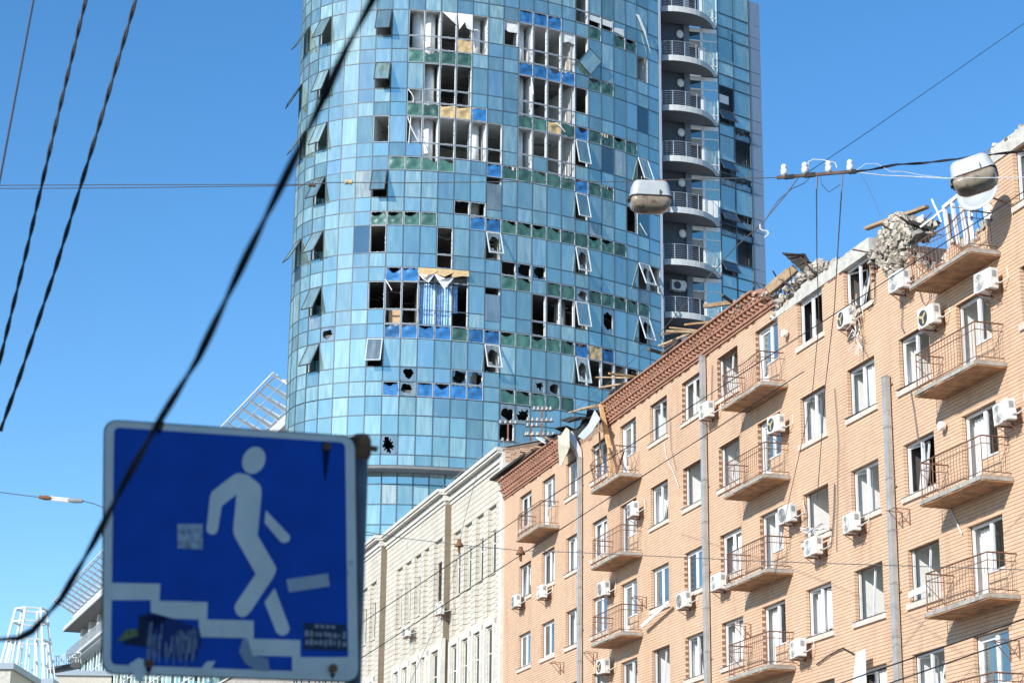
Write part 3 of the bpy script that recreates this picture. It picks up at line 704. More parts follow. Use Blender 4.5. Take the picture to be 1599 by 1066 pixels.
for k_, s_ in ((0, 0), (8, 0), (4, 0), (0, 3)):
    zb = {0: 18.17, 3: 9.12}[s_]; spread(U_R(k_) - .6, U_R(k_) + 2.6, lambda u: zb, 50 if s_ == 0 else 12, .02, .07, .05, .86, .04)
ro = rub.build('rubble', RUBM); ro['kind'] = 'stuff'; ro['label'] = 'loose grey rubble strewn along the broken wall top'
# big burst lump of concrete
m = MB(); rings = []; n = 40; nr = 26; lc = uz(1400, 418, 0)
for i in range(nr + 1):
    t = i / nr; h = -.35 + 2.0 * t; base = (math.sin(math.pi * min(1, t * 1.02) ** .8) ** .6) * (.55 + .5 * t)
    ring_ = []
    for q in range(n):
        a = 2 * math.pi * q / n; v = Vector((math.cos(a) * 1.4, math.sin(a) * 1.4, h * 1.6))
        d = 1 + .35 * noise.noise(v * .9 + Vector((3, 1, 7))) + .22 * noise.noise(v * 2.3) + .16 * abs(noise.noise(v * 5.1)) + .08 * noise.noise(v * 11)
        ring_.append(fw(lc.x + math.cos(a) * base * 1.05 * d, -.1 + math.sin(a) * base * .42 * d, lc.z + h + .1 * noise.noise(v * 3)))
    rings.append(ring_)
m.loft(rings); tag(m.build('concrete_lump', RUBM), 'burst pale concrete lump bulging out of the wall by the long plank', 'concrete lump')
rub2 = MB(); rr2 = random.Random(61)
for i in range(420):
    t = rr2.random(); a = rr2.uniform(.2, 2.9); base = (math.sin(math.pi * t ** .8) ** .6) * (.6 + .5 * t) if t > .01 else .1
    rub2.rock(fw(lc.x + math.cos(a) * base * 1.1, -.1 + math.sin(a) * base * .5, lc.z - .35 + 2.0 * t), rr2.uniform(.02, .1) * (1.5 if rr2.random() < .1 else 1), rr2.random())
o = rub2.build('rubble', RUBM); o['kind'] = 'stuff'; o['label'] = 'crumbled concrete clinging to the burst lump'
m = MB()
rs = random.Random(4)
for i in range(9):
    c = uz(1385 + rs.uniform(0, 45), 352 + rs.uniform(0, 26), -.2); a = rs.uniform(0, 3)
    b_ = MB(); b_.box(-.4, .4, -.2, .2, -.06, .06); xf(b_, Matrix.Translation(fw(*c)) @ Matrix.Rotation(FROT, 4, 'Z') @ Matrix.Rotation(rs.uniform(-.5, .5), 4, 'Y') @ Matrix.Rotation(rs.uniform(-.6, .6), 4, 'X'))
    tag(b_.build('concrete_slab', CONC if i % 2 else PLASTER), 'broken slab in the heap above the burst concrete lump', 'concrete slab', 'broken slabs piled above the concrete lump')
# leaning white door and its satellite dish
t = ffr('leaning_door', 'white balcony door left standing against the sky, leaning over the top right balcony', 'door', u=48.35, out=-.1, z=18.17)
f = MB(); rect_frame(f, 0, 1.0, 0, 2.3, 0, .1, .08); f.box(.45, .55, -.08, 0, .1, 2.2); xf(f, Matrix.Rotation(R(3), 4, 'Y') @ Matrix.Rotation(R(-4), 4, 'X')); f.build('door_frame', PVC, t)
f = MB(); rect_frame(f, 0, .8, .1, 2.15, 0, .08, .06); f.box(.08, .72, -.04, -.02, .1, .8); xf(f, Matrix.Translation((.1, -.05, 0)) @ Matrix.Rotation(R(-35), 4, 'Z') @ Matrix.Rotation(R(3), 4, 'Y')); f.build('door_leaf', PVC, t)
f = MB(); f.box(1.02, 1.12, -.1, -.02, .1, 2.1); xf(f, Matrix.Rotation(R(3), 4, 'Y')); f.build('door_lining', OWOOD, t)
f = MB(); f.box(-.85, -.12, -.5, -.42, .4, 1.9); f.build('wall_panel', ROOMW, t)
dz = uz(1527, 300, .9)
t = ffr('satellite_dish', 'white satellite dish on the wall beside the leaning door, behind the street lamp', 'satellite dish', u=dz.x, out=.9, z=dz.z)
m = MB(); n = 24; rings = []
for i in range(6):
    q = i / 5 * .58 + .001; rings.append([(q * math.cos(2*math.pi*j/n), .25 * q * q - .05, q * 1.02 * math.sin(2*math.pi*j/n)) for j in range(n)])
for i in (5, 0):
    q = i / 5 * .58 + .001; rings.append([(q * math.cos(2*math.pi*j/n), .25 * q * q - .065, q * 1.02 * math.sin(2*math.pi*j/n)) for j in range(n)])
m.loft(rings); xf(m, Matrix.Rotation(R(35), 4, 'Z') @ Matrix.Rotation(R(18), 4, 'X')); m.build('dish', LAMPW, t, True)
m = MB(); m.tube([(-.1, -.1, -.1), (-.25, -.88, -.35)], .025, 6); m.tube([(0, 0, -.5), (.35, .5, -.35)], .012, 5); m.build('arm', RUST, t)
m = MB(); m.tube([(.35, .5, -.35), (.38, .56, -.33)], .035, 8); m.build('receiver_head', GREYP, t)

# ---- small things on the brick wall
def laundry(x, y, label):
    c = uz(x, y, 0); t = ffr('laundry_bracket', label, 'bracket', 'rusty wall brackets for laundry lines', u=c.x, z=c.z)
    for dx in (0, .45):
        m = MB(); m.bar((dx, 0, 0), (dx, .5, .02), .022); m.bar((dx, .02, 0), (dx, .02, -.45), .022); m.bar((dx, .02, -.43), (dx, .42, .0), .018); m.build('bracket', RUST, t)
    m = MB(); m.bar((0, .46, .02), (.45, .46, .02), .02); m.build('rod', RUST, t)
laundry(1421, 795, 'rusty bracket pair just right of the nearer duct, under the third right window')
laundry(1592, 1000, 'rusty bracket pair at the right edge beside the lowest balcony door')
laundry(1173, 974, 'rusty bracket pair between window and door above the lowest middle balcony')
laundry(933, 1018, 'rusty bracket pair under the third left balcony')
laundry(881, 1034, 'rusty bracket pair left of the farther duct, near the bottom')
laundry(1010, 932, 'rusty bracket pair right of the third left balcony door')
for x, y, lab in ((1227, 521, 'white round floodlight on the brick wall right of the top middle balcony'), (1473, 665, 'white hooked lamp arm above the far right air conditioner')):
    c = uz(x, y, .1); t = ffr('wall_lamp', lab, 'wall lamp', u=c.x, out=0, z=c.z)
    m = MB(); m.loft([[(.13 * k_ * math.cos(j * .628), .12 + y_, .13 * k_ * math.sin(j * .628)) for j in range(10)] for k_, y_ in ((.5, -.08), (.9, -.04), (1, .04), (.95, .1))]); m.build('head', PORC, t)
    m = MB(); m.bar((0, 0, -.15), (0, .12, 0), .03); m.build('arm', GREYP, t)
t = thing('debris_bundle', fw(54.6, .25, 17.9), 'pale frayed strips dangling over a white air conditioner below a top window', 'debris', rz=FROT)
rs = random.Random(8); m = MB()
for i in range(42):
    z = rs.uniform(-.2, 1.3); a = rs.uniform(-1, 1); x = rs.uniform(-.12, .12); y = rs.uniform(-.05, .15)
    m.bar((x, y, z), (x + a * .3, y + rs.uniform(-.1, .15), z - rs.uniform(.05, .35)), .025, .006)
m.build('strips', CURT, t)
m = MB(); m.tube([(0, 0, 1.5), (.05, .05, .8), (0, .05, -.2)], .02, 5); m.build('stem', WOOD, t)
t = thing('debris_bundle', fw(58.2, .12, 12.85), 'broken white strips heaped on the sill above a white air conditioner', 'debris', rz=FROT)
rs = random.Random(18); m = MB()
for i in range(16):
    x = rs.uniform(-.6, .7); z = rs.uniform(0, .3); m.bar((x, rs.uniform(-.1, .2), z), (x + rs.uniform(-.6, .6), rs.uniform(-.1, .35), z + rs.uniform(-.25, .15)), .07, .02)
m.build('strips', PVC, t)
def wall_board(poly, out, label, matx, name='board', cat='board'):
    m = MB(); m.prism(poly, lambda p: fw(*uz(p[0], p[1], out)), lambda p: fw(*(uz(p[0], p[1], out) - Vector((0, .03, 0))))); tag(m.build(name, matx), label, cat)
wall_board([(1331, 1068), (1337, 1018), (1350, 1013), (1352, 1068)], .35, 'white board standing upright at the bottom edge of the brick wall', PVC)
wall_board([(1417, 930), (1421, 922), (1448, 911), (1449, 921), (1420, 933)], .12, 'white board hanging below a window by the third right balcony', PVC)
wall_board([(1000, 975), (1042, 937), (1044, 942), (1002, 980)], .3, 'white strip of window frame hanging askew under a left window', PVC, 'frame_strip', 'frame strip')

# ------------------------------------------------------------------ cream stone building (same street front)
sb = ffr('stone_building', 'cream stone clad building with tall narrow windows, farther along the street', 'building', u=0, z=-1.6)
STEP = [(UEND + .02, 102.38, 0.0), (102.38, 115.2, .33), (115.2, 128, .68)]
blocks = []; sbj = MB(); slots = []; swins = []
def bays(lst, out):
    for (c, w, full) in lst: slots.append((c, w, out, full))
bays([(94.75, 1.35, 1), (96.9, 1.3, 1), (99.05, 1.3, 1), (101.1, 1.35, 1)], 0)
bays([(103.6, 1.6, 2), (106.0, 1.0, 3), (107.9, 1.3, 1), (110.0, 1.3, 1), (112.0, 1.3, 1)], .33)
bays([(116.9, 1.5, 1), (119.2, 1.5, 1), (121.5, 1.5, 1)], .68)
TOPB = 22.95
sl_open = []
for (c, w, out, full) in slots:
    a, b = c - w / 2, c + w / 2
    z0 = 15.9
    sl_open.append((a, b, z0, 21.2, out, .09))            # shallow recess
    if full != 3: swins.append((a + .12, b - .1, 17.95, 20.0, out - .16, full)); swins.append((a + .1, b - .1, 11.6, 15.3, out, 0))
    else: swins.append((a + .1, b - .1, 11.6, 15.3, out, 0))
bh, bl = .272, .56
for si, (a, b, out) in enumerate(STEP):
    for r_ in range(int((TOPB - 8.6) / bh)):
        z = 8.6 + r_ * bh; zc = z + bh / 2
        p = a + (0 if r_ % 2 else -bl / 2)
        edges = [(a, b, out)]
        while p < b:
            q0, q1 = max(p, a), min(p + bl, b)
            cuts = [q0, q1]
            for (s0, s1, z0, z1, o_, dp) in sl_open:
                if o_ == out and z0 < zc < z1:
                    for e_ in (s0, s1):
                        if q0 < e_ < q1: cuts.append(e_)
            for (s0, s1, z0, z1, o_, _) in swins:
                if z0 < zc < z1:
                    for e_ in (s0, s1):
                        if q0 < e_ < q1: cuts.append(e_)
            cuts.sort()
            for x0, x1 in zip(cuts[:-1], cuts[1:]):
                xc = (x0 + x1) / 2; o_ = out
                if x1 - x0 < .03 or any(s0 < xc < s1 and z0 < zc < z1 for (s0, s1, z0, z1, _, _) in swins): continue
                if any(s0 < xc < s1 and z0 < zc < z1 and oo == out for (s0, s1, z0, z1, oo, dp) in sl_open): o_ = out - .16
                blocks.append((x0 + .008, x1 - .008, o_ - .25, o_ - .004 + rb.uniform(-.002, .002), z + ZO + .013, z + bh + ZO - .013))
            p += bl
blocks.sort(key=lambda b_: b_[0] + (0 if b_[4] > 11.5 + ZO else 1000))
ucs = MB(); ucs.box(0, 1, 0, 1, 0, 1); ucsm = ucs.mesh('stone_block', STONE)
for (a, b, y0, y1, z0, z1) in blocks[:300]:
    o = link('stone_block', ucsm, sb, (a, y0, z0)); o.scale = (b - a, y1 - y0, z1 - z0)
box_array('stone_blocks', blocks[300:], STONE, sb)
# joints sheet behind blocks, cut at windows
for (a, b, out) in STEP:
    ue = sorted({a, b} | {v for w_ in swins if a <= w_[0] <= b for v in w_[:2]} | {v for w_ in sl_open if a <= w_[0] <= b for v in w_[:2]}); ze = sorted({-1.6, 8.6, TOPB} | {v for w_ in swins + sl_open for v in w_[2:4]})
    for i in range(len(ue) - 1):
        for j in range(len(ze) - 1):
            uc, zc = (ue[i] + ue[i+1]) / 2, (ze[j] + ze[j+1]) / 2
            if any(w_[0] < uc < w_[1] and w_[2] < zc < w_[3] for w_ in swins): continue
            y = out - (.185 if any(s[0] < uc < s[1] and s[2] < zc < s[3] for s in sl_open) else .0165)
            if zc < 8.6: y = out - .022
            sbj.quad((ue[i], y - 0, ze[j] + ZO), (ue[i], y, ze[j+1] + ZO), (ue[i+1], y, ze[j+1] + ZO), (ue[i+1], y, ze[j] + ZO))
    sbj.quad((a, out - .022, ZO - 1.6), (a, -1, ZO - 1.6), (a, -1, TOPB + ZO), (a, out - .022, TOPB + ZO))
sbj.build('wall', STONEJ, sb)
bk = MB(); bk.box(UEND + .1, 128, -14, -1.2, 0, TOPB + ZO - .2); bk.build('inner_wall', ROOMD, sb)
rs = random.Random(2)
for (a, b, z0, z1, out, full) in swins:
    f = MB(); W_, H_ = b - a, z1 - z0; y = -.07
    rv = MB(); 
    for zz in np.arange(z0, z1 - .05, bh):                # stone reveals
        h_ = min(bh, z1 - zz) - .015
        rv.box(-.02, .0, -.5, -.0, zz - z0, zz - z0 + h_); rv.box(W_, W_ + .02, -.5, 0, zz - z0, zz - z0 + h_)
    rect_frame(f, 0, W_, 0, H_, y, .06, .06); f.box(W_/2 - .03, W_/2 + .03, y - .06, y, 0, H_); f.box(0, W_, y - .058, y + .002, H_ * .68, H_ * .68 + .06)
    win = f.build('window', TRIM if full != 2 else DWOOD, sb); win.location = (a, out, z0 + ZO)
    rv.box(-.02, W_ + .02, -.5, -.01, H_, H_ + .03); rv.build('reveal', STONE, win)
    p_ = MB(); p_.box(.05, W_/2 - .03, y - .04, y - .035, .06, H_ - .06); p_.box(W_/2 + .03, W_ - .05, y - .04, y - .035, .06, H_ - .06); p_.build('pane', SGLASS, win)
    s_ = MB(); s_.box(-.06, W_ + .06, -.3, .05, -.07, -.005); s_.build('sill', TRIM, win)
    if full == 0:                                        # lower windows have smooth pilasters and a lintel
        s_ = MB(); s_.box(-.36, -.06, -.05, .12, -1, H_ + .35); s_.box(W_ + .06, W_ + .36, -.05, .12, -1, H_ + .35); s_.box(-.36, W_ + .36, -.05, .09, H_ + .12, H_ + .36); s_.build('surround', TRIM, win)
co = MB()
for (a, b, out) in STEP:
    for (y, z0, z1) in ((.06, 22.72, 22.86), (.14, 22.9, 23.0), (.1, 23.0, 23.2), (.34, 23.24, 23.34), (.42, 23.36, 23.52)):
        co.box(a, b, -1, out + y, z0 + ZO, z1 + ZO)
co.build('cornice', TRIM, sb)
cp = MB(); cp.box(UEND - .05, UEND + .42, -.3, .12, -1.6 + ZO, 23.3 + ZO); cp.box(102.3, 102.7, .2, .44, 8 + ZO, 15.9 + ZO); cp.build('corner_pilaster', TRIM, sb)
rp = MB(); rp.add([fw_ for fw_ in [(UEND, .2, 23.53 + ZO), (128, .9, 23.53 + ZO), (128, -7, 25.4 + ZO), (UEND, -7, 25.4 + ZO), (UEND, .2, 23.5 + ZO), (128, .9, 23.5 + ZO), (128, -7, 25.37 + ZO), (UEND, -7, 25.37 + ZO)]], [(0,1,2,3),(4,7,6,5),(0,4,5,1),(1,5,6,2),(2,6,7,3),(3,7,4,0)])
rp.build('roof', mat('blue_grey_roof', (.42, .47, .53), .4, metal=.3, var=.1, scale=2), sb)
gb = MB(); gb.add([(UEND + .0, .1, 20.5 + ZO), (UEND + .0, .1, 23.45 + ZO), (UEND + .0, -7, 25.3 + ZO), (UEND + .0, -7, 20.5 + ZO)], [(0, 1, 2, 3)])
gbk = []
for r_ in range(34):
    z = 21.3 + r_ * .083; x = 0
    while x > -6:
        l_ = .25
        if z < 23.3 + (-x) * .24 and rs.random() > .12: gbk.append((UEND - .06 + rs.uniform(-.03, .03), UEND + .02, x - l_ + .01, x, z + ZO, z + .07 + ZO))
        x -= l_
box_array('gable_brickwork', gbk, BRICK, sb); gb.build('gable', CORE, sb)
tr_ = MB()
for i in range(9):
    tr_.bar((94 + i * 1.4, -.3, 23.55 + ZO), (94 + i * 1.4, -.3, 24.3 + ZO), .018)
for z in (23.95, 24.3): tr_.bar((94, -.3, z + ZO), (105.2, -.3, z + ZO), .018)
tr_.build('roof_railing', GREYP, sb)
ac_unit(102.2, .55, 17.3, 'white air conditioner at the corner step of the cream stone building', False, .95)
ac_unit(108.7, .65, 17.1, 'white air conditioner between the narrow windows of the cream stone building', False, .95)
# insulator racks on the roof
def rack(x, y, out, label, arms):
    c = uz(x, y, out); t = thing('insulator_rack', fw(c.x, out, c.z), label, 'insulator rack')
    m = MB(); m.bar((0, 0, -1.6), (0, 0, max(a[0] for a in arms)), .08); m.build('pole', RUST, t)
    for (z, x0, x1, n_) in arms:
        m = MB(); m.bar((x0, 0, z), (x1, 0, z), .07, .05); m.build('crossarm', DARKP, t)
        for i in range(n_):
            q = x0 + (x1 - x0) * (i + .5) / n_; b_ = MB()
            b_.loft([[(q + r_ * math.cos(j * .785), r_ * math.sin(j * .785), z + h_) for j in range(8)] for r_, h_ in ((.04, .03), (.065, .05), (.065, .1), (.04, .12), (.05, .15), (.02, .2))]); b_.build('insulator', RPORC, t)
    return t
rack(846, 672, -1, 'tall rusty pole with three arms of white insulators on the roof', [(.95, -.45, .5, 5), (.42, -.75, .55, 6), (-.25, -.75, .65, 6)])
rack(830, 690, -1.5, 'smaller insulator pole just left of the tall one', [(.75, -.3, .35, 3), (.3, -.4, .4, 3)])
rack(793, 683, -1.5, 'insulator pole in front of the broken dark tower window', [(.7, -.5, .5, 4), (-.2, -.4, .4, 3)])

# ------------------------------------------------------------------ the glass tower
TB = Vector((0, 128, -1.6))
tw = thing('glass_tower', TB, 'curved blue glass high-rise with many blown out panes', 'tower')
def T(x, y, z): return (x - TB.x, y - TB.y, z - TB.z)
HD = [-63.1,-49.3,-37.4,-27.3,-18.7,-11.4,-5.3,-0.1,4.3,8.0,11.3,14.1,16.7,19.0,21.2,23.4,25.5,27.6,29.7,31.8,33.9,36.0,37.9,39.8,41.3,42.6]
LEFT = [-74, -83, -90, -95, -99, -102, -105, -108, -111, -114]     # round the left side
CW_ = 1.045
Q = {7: Vector((-7.9, 124.42, 0))}
for j in range(7, 26): Q[j+1] = Q[j] + CW_ * Vector((math.cos(R(HD[j])), math.sin(R(HD[j])), 0))
def head(j): return HD[j] if j >= 0 else LEFT[-j - 1]
for j in range(6, -11, -1): Q[j] = Q[j+1] - CW_ * Vector((math.cos(R(head(j))), math.sin(R(head(j))), 0))
J0, J1 = -10, 25
def nrm(j): a = R(head(max(J0, min(J1, j)))); return Vector((math.sin(a), -math.cos(a), 0))
def inn(j, d):                                          # point a distance d inside mullion j
    n_ = (nrm(j) + nrm(j - 1)).normalized(); p = Q[j] - n_ * d; return p
zT = lambda i: 62.86 - 3.68 * i
TH, MH, SH = 1.81, .93, .94
cell = {}
def S(i, row, cols, ty):
    for c in cols: cell[(i, row, c)] = ty
S(-1,'T',[3,12],'e'); S(-1,'S',[18,19],'G')
S(0,'T',[2,6],'h'); S(0,'T',[19,13],'e'); S(0,'M',[19,20,21],'e'); S(0,'M',[22],'w'); S(0,'S',[15,16,17],'B'); S(0,'S',[20,22,23],'G')
S(1,'T',[6,2,0],'h'); S(1,'T',[8,9,10,11,12,14,15,16,17,18,19,24],'e'); S(1,'T',[13],'w'); S(1,'M',[8,9,10,12,15,16,17,18],'e'); S(1,'M',[11],'P'); S(1,'M',[13],'w'); S(1,'S',[8,9,10,11],'G'); S(1,'S',[15,16,17,18],'B'); S(1,'S',[20,21],'G')
S(2,'T',[6,2,-1],'h'); S(2,'T',[9,10,11,15,16,17,18,19],'e'); S(2,'T',[24],'d'); S(2,'M',[8,9,10,11,15,16,17,18],'e'); S(2,'S',[8,9,15,16,18,20,21,22,23],'G'); S(2,'S',[10,11],'P'); S(2,'S',[12,19],'B'); S(2,'S',[17],'P')
S(3,'T',[6,8,9,10,11,12,13,15,16,17,18],'e'); S(3,'T',[2,0,19,24],'h'); S(3,'M',[9,10,11,12,13,15,17,18],'e'); S(3,'S',[7,8,9,10,14,15,16,17,18,20,21],'G'); S(3,'S',[13,19],'B')
S(4,'T',[2,6],'h'); S(4,'T',[13],'q'); S(4,'T',[19],'h'); S(4,'T',[23],'e'); S(4,'T',[24],'d'); S(4,'M',[11,12],'e'); S(4,'S',[6,7,8,9]+list(range(14,23)),'G'); S(4,'S',[12,13],'B')
S(5,'T',[6,10,25],'e'); S(5,'T',[2,0],'h'); S(5,'T',[13,19,24],'hb'); S(5,'M',[10,14],'e'); S(5,'M',[15,16],'k'); S(5,'S',[7,8],'B'); S(5,'S',[9,10,11],'F'); S(5,'S',[14,15,17,18,20,21,22,23,24],'G'); S(5,'S',[19],'b')
S(6,'T',[6,7,8,17,18],'e'); S(6,'T',[16],'e'); S(6,'T',[9,10,11],'c'); S(6,'T',[12],'cg'); S(6,'T',[13],'q'); S(6,'T',[19],'h'); S(6,'T',[24],'hb'); S(6,'T',[21],'b'); S(6,'T',[2],'h'); S(6,'M',[7,8,16],'e'); S(6,'M',[9,10,11],'c'); S(6,'M',[12],'cg'); S(6,'S',[7,8,9,10,12,13,19,21],'B'); S(6,'S',[11,14,15,16,17,18],'G'); S(6,'S',[20],'P')
S(7,'T',[2],'h'); S(7,'T',[6],'hp'); S(7,'T',[13],'hb'); S(7,'T',[19],'hb'); S(7,'T',[20,21,22,23],'e'); S(7,'M',[8,16,17],'b'); S(7,'M',[11,12],'k'); S(7,'S',[7,9,10,11,12],'B'); S(7,'S',[8],'b'); S(7,'S',list(range(14,19)),'G'); S(7,'S',[23],'k'); S(6,'S',[3],'b')
S(8,'A',[14,15],'b'); S(8,'B',[10,11],'w'); S(8,'B',[14],'e'); S(8,'C',[7],'b'); S(8,'C',[10,12],'w')
ROWS = []                                               # (floor,row,z_bottom,height)
for i in range(-1, 8):
    z = zT(i); ROWS += [(i,'T',z-TH,TH), (i,'M',z-TH-MH,MH), (i,'S',z-3.68,SH)]
z8 = zT(8)
ROWS += [(8,'A',z8-1.19,1.19),(8,'B',z8-2.42,1.23),(8,'C',z8-3.65,1.23),(8,'D',z8-4.32,.67)]
ZBOT = z8 - 4.32
G_ = .035                                               # half mullion
def flat_mesh(name, h, matx, y=.0, t=.012):
    return MB().box(G_, CW_ - G_, y - t, y, G_, h - G_).mesh(name, matx)
panes = {}
def pane_mesh(h, matx, key):
    k = (round(h, 2), key)
    if k not in panes: panes[k] = flat_mesh('pane', h, matx)
    return panes[k]
def jag(h, seed, matx, dx=0, dz=0, rad=.36, star=False):             # a pane with a ragged hole
    rs = random.Random(seed); rs_o = rs.uniform(0, 50); n = 30; W_ = CW_; m = MB(); outer = []; inner = []
    x0, x1, z0, z1 = G_, W_ - G_, G_, h - G_; cx, cz = W_/2 + dx, h/2 + dz
    for i in range(n):
        a = 2 * math.pi * i / n; ca, sa = math.cos(a), math.sin(a)
        s = min(((x1 - cx) if ca > 0 else (x0 - cx)) / ca if abs(ca) > 1e-6 else 9e9, ((z1 - cz) if sa > 0 else (z0 - cz)) / sa if abs(sa) > 1e-6 else 9e9)
        outer.append((cx + ca * s, 0, cz + sa * s)); r_ = min(s * .95, rad * (h if h > 1.2 else 1) * (.8 + .3 * noise.noise((ca * 1.1 + rs_o, sa * 1.1, rs_o))) * (rs.uniform(.86, 1.1) if not star else rs.uniform(.5, 1.25))); inner.append((cx + ca * r_ * (.8 if h > 1.2 else 1), 0, cz + sa * r_))
    m.add(outer + inner, [(i, (i+1) % n, (i+1) % n + n, i + n) for i in range(n)]); return m.mesh('broken_pane', matx)
def film_mesh(name, h, matx, seed):
    rs = random.Random(seed); n = 9; m = MB(); vs_ = []; sg_ = (0, .1, .24, .05, .32)[seed % 5]; sc_ = rs.uniform(.2, .8)
    for a in range(n + 1):
        for b in range(n + 1):
            x = .05 + (CW_ - .1) * a / n; z = .05 + (h - .1) * b / n; e_ = min(a, n - a, b, n - b) / n
            fold = .1 * noise.noise((x * 2.1 + seed, z * 2.5, seed * .7)) + .03 * noise.noise((x * 7, z * 4, seed)) + .022 * math.sin((x + z * .8) * 9 + seed)
            sag = -.06 * (1 if b == n else 0) * rs.random() * 1.3
            z -= sg_ * max(0, 1 - abs(a / n - sc_) * 2.2) * (b / n) ** 1.5 * h
            vs_.append((x + rs.uniform(-.012, .012) + (rs.uniform(-.03, .03) if a in (0, n) else 0), -.02 + fold * (.35 + min(1, e_ * 4) * .65) * .85, z + sag + rs.uniform(-.012, .012) + (rs.uniform(-.04, .03) if b in (0, n) else 0)))
    m.add(vs_, [(a*(n+1)+b, (a+1)*(n+1)+b, (a+1)*(n+1)+b+1, a*(n+1)+b+1) for a in range(n) for b in range(n)])
    return m.mesh(name, matx, True)
FILMS = {'G': [film_mesh('green_film', SH, GFILM, s) for s in range(5)], 'B': [film_mesh('blue_film', SH, BFILM, s + 9) for s in range(5)], 'P': [film_mesh('plywood_sheet', SH, PLY, s + 30) for s in range(2)]}
def shard_mesh(h, seed, matx):                          # splinters left along the edges of a frame
    rs = random.Random(seed); m = MB()
    def tri(p, q, r_): m.add([(p[0], .0, p[1]), (q[0], .0, q[1]), (r_[0], .0, r_[1])], [(0, 1, 2)])
    x = G_
    while x < CW_ - .15:
        w = rs.uniform(.08, .25)
        if rs.random() < .75: tri((x, G_), (x + w, G_), (x + rs.uniform(0, w), G_ + rs.uniform(.02, .09)))
        if rs.random() < .6: tri((x, h - G_), (x + w, h - G_), (x + rs.uniform(0, w), h - G_ - rs.uniform(.02, .07)))
        x += w
    z = G_
    while z < h - .2:
        w = rs.uniform(.1, .3)
        if rs.random() < .6: tri((G_, z), (G_, z + w), (G_ + rs.uniform(.02, .1), z + rs.uniform(0, w)))
        if rs.random() < .6: tri((CW_ - G_, z), (CW_ - G_, z + w), (CW_ - G_ - rs.uniform(.02, .1), z + rs.uniform(0, w)))
        z += w
    return m.mesh('glass_splinters', matx)
SHARDS = {}
sm_ = MB(); rect_frame(sm_, G_, CW_ - G_, -TH + G_ * 2, 0, .03, .05, .06); sashm = sm_.mesh('open_sash', SASH); 
sm2 = MB(); rect_frame(sm2, G_, CW_ - G_, -TH + G_ * 2, 0, .03, .06, .06); sashw = sm2.mesh('open_sash', SASHW)
sg = MB(); sg.box(G_ + .05, CW_ - G_ - .05, -.005, .005, -TH + G_ * 2 + .05, -.05); sgm = sg.mesh('pane', TG); sgp = sg.mesh('pane', TGP)
sgb = jag(TH - .1, 5, TGP, 0, -.12, .42)
rt = random.Random(77)
def place(name, me, j, z, dy=0.0, tilt=0.0, tz=0.0):
    p = Q[j] - nrm(j) * (-dy); o = link(name, me, tw, Vector(T(p.x, p.y, z)))
    o.rotation_euler = (tilt, 0, R(head(j)) + tz); return o
